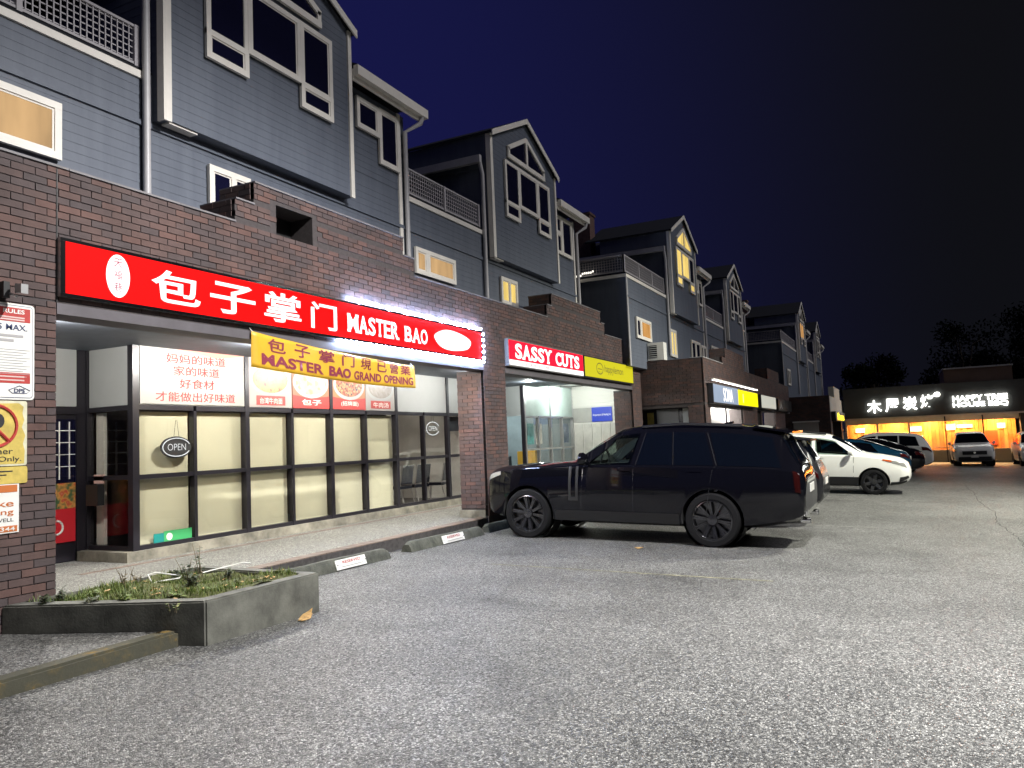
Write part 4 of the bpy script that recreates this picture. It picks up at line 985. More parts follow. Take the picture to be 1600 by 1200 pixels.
pl = [(3.575, 6.7245, 1.49), (4.095, 6.7245, 1.49), (4.10, 6.7245, 1.60), (4.085, 6.7245, 1.66), (4.105, 6.7245, 1.73), (4.075, 6.7245, 1.80), (4.095, 6.7245, 1.86), (4.08, 6.7245, 1.92), (4.09, 6.7245, 1.975), (4.05, 6.7245, 2.005), (3.9, 6.7245, 2.0), (3.575, 6.7245, 2.01)]
MB().prism(pl, (0, .001, 0)).build('yellow_field', 'yellow_paint', t_)
letter('lettering', 'P', 'text_black', t_, 3.79, 6.722, 1.70, width=.14, height=.22, bold=.03)
MB().tube([(3.84+.19*math.cos(a), 6.7225, 1.81+.175*math.sin(a)) for a in [i*math.pi/16 for i in range(32)]], .014, 6, closed=True).tube([(3.71, 6.7215, 1.94), (3.97, 6.7215, 1.68)], .014, 6).build('red_ring', 'red_paint', t_)
letter('lettering', 'Customer', 'text_black', t_, 3.80, 6.722, 1.575, width=.40, height=.05, bold=.006, centre=True)
letter('lettering', 'Parking Only.', 'text_black', t_, 3.83, 6.722, 1.50, width=.48, height=.055, bold=.006, centre=True)
t_ = thing('parking_sign', 'small worn yellow strip sign under the struck out P', 'sign', (3.84, 6.72, 1.4))
rrect(3.56, 4.125, 1.325, 1.468, 6.727, .02, .006).build('plate', 'yellow_paint', t_)
f = MB()
for i in range(3): f.box(3.62, 4.0-.05*i, 6.7245, 6.7265, 1.425-i*.03, 1.435-i*.03)
f.build('small_print', 'text_black', t_)
t_ = thing('parking_sign', 'white and orange towing sign, lowest on the brick pillar', 'sign', (3.8, 6.72, 1.12))
B('plate', 'white', t_, 3.60, 4.055, 6.727, 6.733, .915, 1.322)
orm = mat('orange_print', (.5, .14, .03), .6)
B('orange_band', orm, t_, 3.61, 4.04, 6.7245, 6.7268, 1.255, 1.315); B('orange_band', orm, t_, 3.61, 4.04, 6.7245, 6.7268, .925, .975)
letter('lettering', 'Drake', orm, t_, 3.83, 6.7245, 1.135, width=.36, height=.055, bold=.01, centre=True)
letter('lettering', 'Towing', orm, t_, 3.83, 6.7245, 1.055, width=.36, height=.06, bold=.01, centre=True)
letter('lettering', '1553 POWELL', 'text_black', t_, 3.83, 6.7245, 1.01, width=.36, height=.03, centre=True)
letter('lettering', '251-3344', 'white', t_, 3.86, 6.722, .933, width=.32, height=.034, bold=.01, centre=True)
# security camera
t_ = thing('security_camera', 'small security camera on the brick pillar above the signs', 'camera', (3.93, 6.7, 2.97))
B('bracket', 'black', t_, 3.88, 3.93, 6.66, 6.74, 2.89, 3.03)
MB().tube([(3.93, 6.66, 2.93), (3.95, 6.60, 2.90)], .012, 6).build('arm', 'metal', t_)
MB().prism([(3.935, 6.60, 2.93), (3.995, 6.60, 2.93), (3.995, 6.60, 3.01), (3.935, 6.60, 3.01)], (-.02, -.12, -.02)).build('housing', 'metal', t_)

# ================================================================== RESTAURANT AT THE END
XR = 50.0
RT = thing('restaurant', 'dark fronted restaurant with glowing orange windows at the end', 'building', (51, -2.5, -.6))
dk = mat('dark_cladding', (.05, .052, .05), .7, var=.2, scale=1.5)
B('fascia', dk, RT, XR, XR+.4, -9, 2.95, 2.0, 3.75)
B('fascia_soffit', 'soffit', RT, XR+.02, XR+1.2, -9, 2.95, 1.90, 1.999)
B('roof', 'roof', RT, XR+.4, XR+9, -9, 2.95, 3.4, 3.5)
B('upper_block', mat('brown_stucco', (.17, .11, .08), .8, var=.15, scale=1), RT, XR+.7, XR+6, -5.75, -2.42, 3.5, 4.56)
B('upper_coping', 'pipe', RT, XR+.65, XR+6, -5.8, -2.37, 4.561, 4.64)
B('base_wall', mat('grey_base_panel', (.22, .21, .20), .7, var=.1, scale=2), RT, XR+.55, XR+.7, -5.85, 2.95, -.75, .0)
B('end_pier', dk, RT, XR+.1, XR+.6, -6.2, -5.86, -.75, 1.9)
B('end_wall', 'white', RT, XR+.1, XR+.6, -9, -6.21, -.75, 1.9)
for y in (2.9, 1.21, -.45): B('post', 'white', RT, XR+.45, XR+.55, y-.05, y+.05, -.7, 1.9)
for y in (-2.28, -4.12): B('post', 'frame', RT, XR+.45, XR+.55, y-.03, y+.03, -.7, 1.9)
ys_ = [2.85, 1.16, -.5, -2.25, -4.09, -5.85]
for i in range(5): B('pane', 'glass', RT, XR+.60, XR+.608, ys_[i+1]+.03, ys_[i]-.03, .0, 1.80)
B('window_head', 'soffit', RT, XR+.56, XR+.66, -5.85, 2.9, 1.62, 1.899)
# warm timber-lined room
B('floor', 'shop_floor', RT, XR+.7, XR+4.5, -5.85, 2.95, -.7, -.6)
B('ceiling', 'shop_white', RT, XR+.7, XR+4.5, -5.85, 2.95, 1.9, 1.98)
wm = brickmat('honey_timber', [(0, (.40, .13, .02)), (.5, (.50, .20, .035)), (1, (.30, .08, .012))])
k = 0; y = -5.8
while y < 2.9:
    w_ = .20
    B('timber_plank', wm, RT, XR+1.75+.02*(k % 2), XR+1.85, y, y+w_-.01, -.6, 1.9); y += w_; k += 1
for y, z, w_, h, c in ((2.2, 1.25, .5, .25, (.8, .75, .6)), (.9, .9, .5, .45, (.7, .2, .03)), (.0, .8, .8, .4, (.8, .55, .1)), (-.8, 1.2, .6, .3, (.75, .7, .75)), (-.8, .7, .7, .25, (.75, .75, .8)), (-2.6, 1.2, .5, .35, (.7, .5, .4)), (-3.3, 1.3, .8, .2, (.85, .75, .4)), (-4.6, .3, .6, .8, (.7, .05, .01)), (-5.1, 1.2, .4, .3, (.8, .7, .4))):
    B('wall_poster', mat('poster_print', c, .5, var=.25, scale=8), RT, XR+1.70, XR+1.74, y-w_/2, y+w_/2, z-.1, z-.1+h)
for y in (1.9, .2, -1.6, -3.2, -4.9):
    f = B('ceiling_lamp', 'white', RT, XR+1.0, XR+1.3, y-.3, y+.3, 1.87, 1.899)
    B('lamp_lens', emit('warm_lens', (1, .62, .25), 14), f, XR+1.02, XR+1.28, y-.28, y+.28, 1.862, 1.869)
    ld = bpy.data.lights.new('ceiling_lamp', 'AREA'); ld.energy = 105; ld.size = .5; ld.color = (1, .62, .26)
    lo = bpy.data.objects.new('ceiling_lamp_light', ld); COL.objects.link(lo); lo.parent = f; lo.location = (XR+1.15, y, 1.85)
for i in range(4): B('table', 'wood', RT, XR+1.0, XR+1.5, 1.6-i*2, 2.3-i*2, .1, .15)
LS = thing('shop_sign', 'glowing white Chinese letters and English words on dark fascia', 'sign', (49.9, -1.9, 2.7))
LWH = emit('bright_white_letter', (1.0, 1.0, .93), 3.6)
for c, ya, yb_, z0 in (('木', 1.66, .90, 2.27), ('屋', .70, -.02, 2.30), ('炭', -.22, -.94, 2.36), ('烤', -1.12, -1.80, 2.42)):
    letter('character', c, LWH, LS, 49.94, ya, z0, width=ya-yb_, height=.74, bold=.010, extrude=.06, face='-x')
letter('character', '®', LWH, LS, 49.94, -1.82, 3.02, width=.3, height=.26, bold=.03, extrude=.06, face='-x')
letter('lettering', 'HAPPY TREE', LWH, LS, 49.94, -2.72, 2.70, width=2.62, height=.30, bold=.014, extrude=.06, face='-x')
letter('lettering', 'HOUSE BBQ', LWH, LS, 49.94, -2.72, 2.33, width=2.62, height=.30, bold=.014, extrude=.06, face='-x')

# ================================================================== LAMP POSTS OF THE CAR PARK (outside the frame)
def lamp_post(label, x, y, h, watt, aim, col=(1, .95, .84), cone=110):
    z = ground(x, y)
    t = thing('lamp_post', label, 'lamp', (x, y, z), group='car park lamp posts')
    MB().lathe([(.22, -.3), (.22, .5), (.20, .52), (0, .52)], (x, y, z), 'z', 16).build('footing', 'concrete', t, smooth=True)
    MB().tube([(x, y, z+.5), (x, y, z+h)], [.07, .05], 12).build('pole', 'metal', t, smooth=50)
    dv = Vector((aim[0]-x, aim[1]-y, 0)).normalized(); hd = Vector((x, y, z+h))+dv*1.6
    MB().tube([(x, y, z+h), tuple(hd)], .03, 8).build('arm', 'metal', t)
    B('lamp_head', 'black', t, hd.x-.18, hd.x+.18, hd.y-.18, hd.y+.18, hd.z-.05, hd.z+.05)
    ld = bpy.data.lights.new('lamp_post_light', 'SPOT'); ld.energy = watt; ld.color = col; ld.shadow_soft_size = .18; ld.spot_size = R(cone); ld.spot_blend = .7
    lo = bpy.data.objects.new('lamp_post_light', ld); COL.objects.link(lo); lo.parent = t
    lo.location = Vector((hd.x, hd.y, hd.z-.08))-ORG[t.name]
    d_ = Vector(aim)-hd; lo.rotation_euler = d_.to_track_quat('-Z', 'Y').to_euler()
lamp_post('tall lamp post right of the camera in the car park', 6.4, -2.4, 9.2, 4700, (7.2, 3.2, 0), col=(1, .985, .96), cone=112)
lamp_post('tall lamp post far across the car park', 20.0, -6.0, 9.0, 5600, (20.0, -1, 0), (1, .99, .86), cone=128)


# ================================================================== CARS
def cr_interp(tab, s):
    ks = [r[0] for r in tab]
    if s <= ks[0]: return tab[0][1:]
    if s >= ks[-1]: return tab[-1][1:]
    for i in range(len(ks)-1):
        if ks[i] <= s <= ks[i+1]: break
    u = (s-ks[i])/(ks[i+1]-ks[i])
    p0 = tab[max(0, i-1)]; p1 = tab[i]; p2 = tab[i+1]; p3 = tab[min(len(tab)-1, i+2)]
    out_ = []
    for j in range(1, len(p1)):
        h = p2[0]-p1[0]
        m1 = (p2[j]-p0[j])/max(1e-6, p2[0]-p0[0])*h; m2 = (p3[j]-p1[j])/max(1e-6, p3[0]-p1[0])*h
        if (p2[j]-p1[j])*m1 < 0: m1 = 0
        if (p2[j]-p1[j])*m2 < 0: m2 = 0
        lim = 2.2*abs(p2[j]-p1[j]); m1 = max(-lim, min(lim, m1)); m2 = max(-lim, min(lim, m2))
        a = 2*u**3-3*u*u+1; b = u**3-2*u*u+u; c = -2*u**3+3*u*u; d_ = u**3-u*u
        out_.append(a*p1[j]+b*m1+c*p2[j]+d_*m2)
    return out_
def ring_half(zb, zs, zt, wm, wt):
    return [(0, zb), (.80*wm, zb), (.95*wm, zb+.05), (wm, zb+.40*(zs-zb)), (wm, zb+.72*(zs-zb)), (.965*wm, zs-.015), (.945*wm, zs+.01*(zt-zs)),
            (wt+.02, zs+.86*(zt-zs)), (wt-.07, zs+.965*(zt-zs)), (.5*wt, zt), (0, zt)]
class Car:
    """loft along the length; s = metres behind the nose; car looks along local +y, origin on the ground at mid length"""
    def __init__(c, tab, name, label, paint, wheels, wr, loc, rotz, pitch=0, rim='rim_dark', spokes=5, group='parked cars', tw=.25, win=(), wsc=None):
        c.tab = tab; c.Ln = tab[-1][0]; c.half = c.Ln/2
        c.t = thing(name, label, 'car', loc, 0, group); c.t.rotation_euler = (pitch, 0, rotz)
        c.paint = paint; c.wheels = wheels; c.wr = wr
        st = sorted(set([round(c.Ln*i/56, 4) for i in range(57)]+[r[0] for r in tab]))
        mb = MB(); n = 20
        for s in st:
            h = ring_half(*cr_interp(tab, s)); ring = [(x, z) for x, z in h]+[(-x, z) for x, z in h[-2:0:-1]]
            for x, z in ring: mb.v.append((x, c.half-s, z))
        for i in range(len(st)-1):
            for j in range(n):
                j2 = (j+1) % n; mb.f.append((i*n+j, i*n+j2, (i+1)*n+j2, (i+1)*n+j))
        mb.f.append(tuple(range(n))); mb.f.append(tuple(range((len(st)-1)*n, len(st)*n))[::-1])
        me = mb.mesh('body'); body = bpy.data.objects.new('body', me); COL.objects.link(body)
        cut = MB()
        for ws in wheels:
            for sg in (-1, 1):
                cut.lathe([(0, sg*.52), (wr+.055, sg*.52), (wr+.055, sg*1.3), (0, sg*1.3)], (0, c.half-ws, wr), 'x', 40)
        for (s0, s1, t0, t1) in win:
            q = [c.P(*sk) for sk in ((s0+.03, 6.10), (s1-.03, 6.10), (t1-.03, 6.86), (t0+.03, 6.86))]
            cut.prism([(-1.3, p.y, p.z) for p in q], (2.6, 0, 0))
        if win:      # hollow cabin, open to the windows and the windscreen
            wa, wb = c.P(win[0][0]+.02, 6.1), c.P(win[0][2], 6.86); e_ = win[-1][1] if len(win) > 1 else c.Ln-.75
            zr_ = wb.z-.005
            cut.prism([(-.56, wa.y+.16, .62), (-.56, c.half-e_+.1, .62), (-.56, c.half-e_+.2, zr_), (-.56, wb.y-.05, zr_), (-.56, wa.y+.16, wa.z+.0)], (1.12, 0, 0))
            q = [c.P(wsc[0]+.06, 7.3, 1), c.P(wsc[0]+.06, 7.3, -1), c.P(wsc[1]-.06, 7.3, -1), c.P(wsc[1]-.06, 7.3, 1)]
            nn_ = (q[1]-q[0]).cross(q[3]-q[0]).normalized(); nn_ = nn_ if nn_.z > 0 else -nn_
            cut.prism([tuple(p-nn_*.30) for p in q], tuple(nn_*.5))
        bm = bmesh.new(); cm = cut.mesh('cut', fix=False); bm.from_mesh(cm); bmesh.ops.remove_doubles(bm, verts=bm.verts, dist=1e-5); bmesh.ops.recalc_face_normals(bm, faces=bm.faces); bm.to_mesh(cm); bm.free()
        co = bpy.data.objects.new('cut', cm); COL.objects.link(co)
        md = body.modifiers.new('arch', 'BOOLEAN'); md.object = co; md.operation = 'DIFFERENCE'; md.solver = 'EXACT'; md.use_self = bool(win)
        dg = bpy.context.evaluated_depsgraph_get(); res = bpy.data.meshes.new_from_object(body.evaluated_get(dg))
        body.modifiers.clear(); bpy.data.objects.remove(co); body.data = res; bpy.data.meshes.remove(me)
        smooth_by_angle(res, 32); res.materials.clear(); res.materials.append(M[paint] if isinstance(paint, str) else paint); res.materials.append(M['cabin'])
        for pf in res.polygons:
            h_ = ring_half(*cr_interp(tab, c.half-pf.center.y)); pz = pf.center; wz = 0
            for (xa, za), (xb, zb_) in zip(h_[2:-1], h_[3:]):
                if za <= pz.z <= zb_ and zb_ > za: wz = max(wz, xa+(xb-xa)*(pz.z-za)/(zb_-za))
            inn = abs(pz.x) < wz-.035 and h_[0][1]+.05 < pz.z < h_[10][1]-.04
            if win and inn: pf.material_index = 1
        body.parent = c.t; c.body = body; res.name = 'body'
        for ws in wheels:
            for sg in (-1, 1): c.wheel(ws, sg, tw, rim, spokes)
    def add(c, name, mb, m, par=None, smooth=True):
        o = link(name, mb.mesh(name, smooth), None, m); o.parent = par or c.t; return o
    def P(c, s, k, side=1, off=0.0):
        def at(s_, k_):
            h = ring_half(*cr_interp(c.tab, s_)); i = min(int(k_), len(h)-2); u = k_-i
            return Vector((h[i][0]*(1-u)+h[i+1][0]*u, c.half-s_, h[i][1]*(1-u)+h[i+1][1]*u))
        p = at(s, k)
        if off:
            du = at(s+.02, k)-at(s-.02, k); dk = at(s, min(k+.05, 9.99))-at(s, max(k-.05, 0))
            nn = dk.cross(du)
            if nn.length > 1e-9:
                nn.normalize(); mid = Vector((0, p.y, .75))
                if nn.dot(p-mid) < 0: nn = -nn
                p = p+nn*off
        return Vector((p.x*side, p.y, p.z))
    def patch(c, name, m, corners, side=1, off=.006, nu=8, nv=6, par=None, thick=.008):
        """corners: (s,k) of four corners, in order; surface patch lying on the body"""
        mb = MB(); (a, b, d_, e) = corners
        for j in range(nv+1):
            for i in range(nu+1):
                u, v = i/nu, j/nv
                s = (a[0]*(1-u)+b[0]*u)*(1-v)+(e[0]*(1-u)+d_[0]*u)*v; k = (a[1]*(1-u)+b[1]*u)*(1-v)+(e[1]*(1-u)+d_[1]*u)*v
                mb.v.append(tuple(c.P(s, k, side, off)))
        for j in range(nv):
            for i in range(nu): mb.f.append((j*(nu+1)+i, j*(nu+1)+i+1, (j+1)*(nu+1)+i+1, (j+1)*(nu+1)+i))
        return c.add(name, mb, m, par)
    def over(c, name, m, s0, s1, k0, off=.006, s0b=None, s1b=None, par=None):
        """patch running over the top from one side to the other (windscreen, rear screen)"""
        mb = MB(); nv = 8; cols = []
        ks = [k0+(10-k0)*i/8 for i in range(9)]
        for side, kk in ((1, ks), (-1, ks[::-1][1:])):
            for k_ in kk: cols.append((side, k_))
        for j in range(nv+1):
            for side, k_ in cols:
                s = s0+(s1-s0)*j/nv
                p = c.P(s, min(k_, 9.98), side, off)
                if k_ > 9.97: p.x = 0
                mb.v.append(tuple(p))
        n = len(cols)
        for j in range(nv):
            for i in range(n-1): mb.f.append((j*n+i, j*n+i+1, (j+1)*n+i+1, (j+1)*n+i))
        return c.add(name, mb, m, par)
    def wheel(c, ws, sg, tw, rim, spokes):
        r = c.wr; y = c.half-ws; x1 = sg*(c.wx if hasattr(c, 'wx') else max(t_[4] for t_ in c.tab)-.012); x0 = x1-sg*tw
        w = MB().lathe([(r*.66, x0), (r*.93, x0), (r, x0+sg*.04), (r, x1-sg*.05), (r*.985, x1-sg*.022), (r*.93, x1), (r*.76, x1+sg*.004), (r*.735, x1-sg*.01), (r*.72, x1-sg*.06), (r*.70, x0+sg*.03)], (0, y, r), 'x', 44)
        wo = c.add('wheel', w, 'tyre')
        rm = MB(); rr = r*.72
        rm.lathe([(rr+.004, x1-sg*.012), (rr-.012, x1-sg*.006), (rr-.02, x1-sg*.03), (rr-.025, x1-sg*.12), (0, x1-sg*.14)], (0, y, r), 'x', 40)
        for i in range(spokes):
            a = 2*math.pi*(i+.25)/spokes
            for dd in ((-.07, .07) if spokes > 7 else (0,)):
                w0, w1 = (.013, .011) if spokes > 7 else (.05, .035)
                p0 = Vector((x1-sg*.045, y+.05*math.cos(a+dd), r+.05*math.sin(a+dd))); p1 = Vector((x1-sg*.018, y+(rr-.01)*math.cos(a+dd*.9), r+(rr-.01)*math.sin(a+dd*.9)))
                tn = Vector((0, -math.sin(a), math.cos(a)))
                rm.prism([tuple(p0-tn*w0), tuple(p0+tn*w0), tuple(p1+tn*w1), tuple(p1-tn*w1)], (-sg*.035, 0, 0))
        rm.lathe([(.075, x1-sg*.06), (.07, x1-sg*.022), (.03, x1-sg*.016), (0, x1-sg*.016)], (0, y, r), 'x', 20)
        ro = c.add('rim', rm, rim, wo, 30)
        # dark liner behind the wheel
        ln = MB().lathe([(r+.05, sg*.54), (r+.05, x1-sg*.10)], (0, y, r), 'x', 30)
        c.add('arch_liner', ln, 'black')
def paintmat(name, col, rough=.18, metal=.0, coat=.0, spec=.5): return mat(name, col, rough, metal, spec, coat=coat)
M['paint_black'] = paintmat('gloss_black_paint', (.003, .003, .005), .04)
M['paint_white'] = paintmat('white_paint', (.72, .72, .68), .25)
M['paint_grey'] = paintmat('dark_grey_paint', (.022, .022, .025), .15, .0)
M['paint_blue'] = paintmat('teal_blue_paint', (.008, .05, .10), .2, .3)
M['paint_silver'] = paintmat('silver_paint', (.66, .66, .63), .25, .0)
M['rim_dark'] = mat('gloss_black_rim', (.11, .11, .12), .22, metal=.9)
M['rim_steel'] = mat('steel_rim', (.02, .02, .022), .45)
M['carglass'] = mat('privacy_glass', (.002, .003, .006), .015, spec=.6)
M['lampglass'] = mat('lamp_glass', (.55, .55, .52), .08, metal=.6)
M['redlamp'] = mat('red_lamp', (.06, .004, .004), .12, coat=.6)
M['dark_lamp'] = mat('smoked_lamp', (.02, .003, .003), .06)
M['amber'] = mat('amber_lamp', (.5, .09, .02), .15)
M['clad'] = mat('black_cladding', (.006, .006, .007), .5)
M['clearglass'] = glassmat('car_clear_glass', (.50, .58, .55), 1.5)
M['cabin'] = mat('cabin_trim', (.05, .05, .05), .6)
SUV = [(0.00, .52, .80, .86, .62, .52), (0.05, .42, .97, 1.03, .80, .66), (.20, .34, 1.06, 1.13, .93, .74), (.55, .30, 1.12, 1.19, .985, .78), (1.10, .28, 1.165, 1.235, 1.0, .80),
       (1.60, .28, 1.185, 1.265, 1.0, .80), (2.05, .28, 1.19, 1.56, 1.0, .71), (2.42, .28, 1.19, 1.775, 1.0, .68), (2.80, .28, 1.19, 1.825, 1.0, .68), (3.40, .28, 1.19, 1.83, 1.0, .68), (4.20, .28, 1.18, 1.795, .99, .67),
       (4.62, .33, 1.17, 1.735, .978, .64), (4.84, .37, 1.16, 1.66, .965, .65), (4.98, .40, 1.14, 1.39, .95, .68), (5.09, .44, 1.10, 1.20, .925, .70), (5.14, .48, 1.0, 1.09, .89, .70), (5.17, .56, .86, .95, .82, .66)]
zc = ground(12.6, 3.9)
RR = Car(SUV, 'parked_suv', 'large glossy black SUV parked nose in to the brick pillar', 'paint_black', (.86, 3.87), .405, (12.6, 6.45-5.15/2, zc), 0, math.atan(GCY), spokes=10, tw=.27, win=[(1.86, 2.62, 2.34, 2.74)], wsc=(1.66, 2.40))
def greenhouse(c, panes, kb=6.03, kt=6.93, m='carglass'):
    for side in (1, -1):
        for (s0, s1, t0, t1) in panes: c.patch('side_window', m, [(s0, kb), (s1, kb), (t1, kt), (t0, kt)], side, .005)
c = RR
greenhouse(c, [(2.72, 3.28, 2.83, 3.24), (3.305, 3.90, 3.265, 3.74), (3.97, 4.86, 3.82, 4.72)])
for side in (1, -1): c.patch('side_window', 'clearglass', [(1.86, 6.03), (2.62, 6.03), (2.74, 6.93), (2.34, 6.93)], side, .005)
c.over('windscreen', 'clearglass', 1.66, 2.40, 7.15); c.over('rear_window', 'carglass', 4.86, 5.06, 7.2)
for side in (1, -1):
    hl = c.patch('headlight', 'lampglass', [(.045, 4.5), (.36, 4.75), (.34, 5.4), (.05, 5.3)], side, .006)
    c.patch('tail_light', 'dark_lamp', [(5.04, 3.6), (5.11, 3.6), (5.09, 5.6), (5.0, 5.6)], side, .008)
    for s0 in (1.60, 1.72):
        c.patch('door_vent', 'clad', [(s0, 3.2), (s0+.045, 3.2), (s0+.055, 5.6), (s0+.01, 5.6)], side, .007)
    c.patch('door_vent', 'clad', [(s0-.12, 3.0), (s0+.045, 3.0), (s0+.045, 3.2), (s0-.12, 3.2)], side, .007)
    for s0 in (2.42, 3.52): c.patch('door_handle', 'paint_black', [(s0, 4.75), (s0+.22, 4.75), (s0+.22, 4.95), (s0, 4.95)], side, .012)
    for s0, s1 in ((1.80, 1.86), (2.66, 2.68), (3.78, 3.93)):
        c.patch('door_gap', 'rim_dark', [(s0, 2.4), (s0+.008, 2.4), (s1+.008, 6.0), (s1, 6.0)], side, .003)  # gap lines drawn as pale metal strips, a highlight put into the colour
    for s0, s1 in ((2.70, 2.82), (3.29, 3.255), (3.94, 3.78)): c.patch('pillar_trim', 'rim_dark', [(s0, 6.03), (s0+.012, 6.03), (s1+.012, 6.93), (s1, 6.93)], side, .007)
    c.patch('window_trim', 'chrome' if False else 'rim_dark', [(1.84, 5.9), (4.8, 5.9), (4.8, 6.0), (1.84, 6.0)], side, .004, nu=24)
    c.patch('sill', 'clad', [(1.35, 1.9), (3.38, 1.9), (3.38, 2.5), (1.35, 2.5)], side, .012, nu=16)
    mp = c.P(1.95, 6.05, side)
    mm = MB().tube([tuple(mp), tuple(mp+Vector((side*.12, .02, .05)))], .03, 8); c.add('mirror_arm', mm, 'paint_black')
    mb_ = MB(); q = mp+Vector((side*.20, .03, .10))
    mb_.lathe([(0, -.06), (.075, -.05), (.105, 0), (.10, .05), (.0, .06)], tuple(q), 'y', 16)
    o_ = c.add('mirror', mb_, 'paint_black')
    for v in o_.data.vertices: v.co.x = q.x+(v.co.x-q.x)*1.15
for sx in (-1, 1):
    c.add('seat', MB().prism([(sx*.36-.22, c.half-2.55, .72), (sx*.36-.22, c.half-2.35, .72), (sx*.36-.22, c.half-2.62, 1.30), (sx*.36-.22, c.half-2.72, 1.30)], (.44, 0, 0)), 'cabin')
    c.add('headrest', MB().lathe([(0, -.09), (.07, -.08), (.085, 0), (.07, .08), (0, .09)], (sx*.36, c.half-2.70, 1.42), 'z', 12), 'cabin')
c.add('steering_wheel', MB().tube([(-.38+.19*math.cos(a), c.half-2.02, 1.24+.19*math.sin(a)) for a in [i*math.pi/10 for i in range(20)]], .015, 6, closed=True), 'cabin')
c.add('roof_spoiler', MB().prism([(-.66, c.half-4.45, 1.795), (.66, c.half-4.45, 1.795), (.64, c.half-5.0, 1.705), (-.64, c.half-5.0, 1.705)], (0, 0, -.035)), 'paint_black')
fin = MB().prism([(-.03, c.half-3.75, 1.81), (.03, c.half-3.75, 1.81), (.02, c.half-4.05, 1.87), (-.02, c.half-4.05, 1.87)], (0, 0, -.03)); c.add('antenna_fin', fin, 'paint_black')
for sx in (-1, 1):
    rl = MB().tube([(sx*.66, c.half-2.75, 1.80), (sx*.665, c.half-3.4, 1.835), (sx*.65, c.half-4.3, 1.795)], .022, 8)
    c.add('roof_rail', rl, 'rim_dark')
c.add('grille', MB().box(-.55, .55, c.half-.03, c.half+.012, .78, .98), 'black'); c.add('number_plate', MB().box(-.26, .26, -c.half-.012, -c.half+.02, .80, .92), 'white')
for sx in (-1, 1): c.add('exhaust', MB().lathe([(.045, -c.half-.03), (.045, -c.half+.1), (.035, -c.half+.1), (.035, -c.half-.03)], (sx*.6, 0, .42), 'y', 14), 'chrome')
c.add('bumper_trim', MB().box(-.75, .75, -c.half-.008, -c.half+.06, .50, .56), 'chrome')

def small_parts(c, panes, fk, rk, ws, rs, lamp, tail, belt=6.03, glass='carglass', top=6.9, plate=True, handles=(), red=True):
    greenhouse(c, panes, belt, top, glass)
    c.over('windscreen', 'carglass', ws[0], ws[1], 7.15); c.over('rear_window', 'carglass', rs[0], rs[1], 7.2)
    for side in (1, -1):
        c.patch('headlight', 'lampglass', lamp, side, .006); c.patch('tail_light', 'redlamp', tail, side, .007)
        for s0 in handles: c.patch('door_handle', c.paint, [(s0, 4.7), (s0+.2, 4.7), (s0+.2, 4.9), (s0, 4.9)], side, .012)
        mp = c.P(panes[0][0]+.12, 6.05, side); q = mp+Vector((side*.13, .02, .07))
        o_ = c.add('mirror', MB().lathe([(0, -.06), (.06, -.05), (.085, 0), (.08, .05), (0, .06)], tuple(q), 'y', 14).tube([tuple(mp), tuple(q-Vector((side*.05, 0, .05)))], .02, 6), c.paint)
    if plate: c.add('number_plate', MB().box(-.26, .26, -c.half-.01, -c.half+.02, .72, .84), 'white')
CRO = [(0.00, .50, .66, .70, .56, .46), (.06, .38, .80, .84, .76, .58), (.25, .28, .90, .96, .87, .68), (.7, .24, .98, 1.06, .90, .72), (1.15, .22, 1.04, 1.13, .90, .74), (1.6, .22, 1.06, 1.42, .90, .66), (1.98, .22, 1.07, 1.62, .90, .61),
       (2.4, .22, 1.08, 1.69, .90, .60), (3.0, .22, 1.10, 1.70, .90, .60), (3.7, .24, 1.11, 1.66, .89, .58), (4.15, .30, 1.10, 1.55, .87, .58), (4.38, .36, 1.05, 1.25, .85, .60), (4.50, .42, .92, 1.02, .81, .62), (4.56, .50, .78, .86, .74, .58)]
cr_panes = [(1.38, 2.38, 1.86, 2.40), (2.46, 3.25, 2.48, 3.24), (3.30, 4.05, 3.29, 3.92)]
# white crossover, nose to the lane
x_, ynose = 24.2, -.16
W1 = Car(CRO, 'parked_crossover', 'white crossover with black wheels, backed into its bay', 'paint_white', (.92, 3.58), .345, (x_, ynose+4.56/2, ground(x_, ynose+2.2)), math.pi, -math.atan(GCY), rim='rim_steel', spokes=6, win=cr_panes, wsc=(1.22, 1.95))
small_parts(W1, cr_panes, 0, 0, (1.22, 1.95), (4.2, 4.42), glass='clearglass', lamp=[(.10, 4.3), (.62, 4.75), (.58, 5.35), (.16, 5.2)], tail=[(4.36, 4.2), (4.5, 4.2), (4.46, 5.3), (4.3, 5.3)], handles=(2.15, 3.0))
for side in (1, -1):
    W1.patch('indicator', 'amber', [(.46, 4.75), (.70, 4.85), (.66, 5.35), (.50, 5.3)], side, .009)
    W1.patch('sill', 'clad', [(1.30, 1.6), (3.2, 1.6), (3.2, 2.75), (1.30, 2.75)], side, .010, nu=16)
    W1.patch('fog_light', 'black', [(.06, 2.4), (.30, 2.2), (.28, 2.8), (.08, 2.9)], side, .008)
    W1.patch('bumper_lip', 'clad', [(.12, 1.7), (.52, 1.7), (.50, 2.25), (.12, 2.2)], side, .009)
    W1.patch('door_gap', 'black', [(1.42, 2.7), (1.43, 2.7), (1.40, 6.0), (1.39, 6.0)], side, .002)
    W1.patch('door_gap', 'black', [(2.42, 2.7), (2.43, 2.7), (2.44, 6.0), (2.43, 6.0)], side, .002)
W1.add('grille', MB().box(-.42, .42, W1.half-.03, W1.half+.01, .58, .72), 'black')
for sx in (-1, 1):
    rl = MB().tube([(sx*.57, W1.half-2.1, 1.66), (sx*.575, W1.half-2.9, 1.735), (sx*.56, W1.half-3.8, 1.68)], .02, 8)
    W1.add('roof_rail', rl, 'clad')
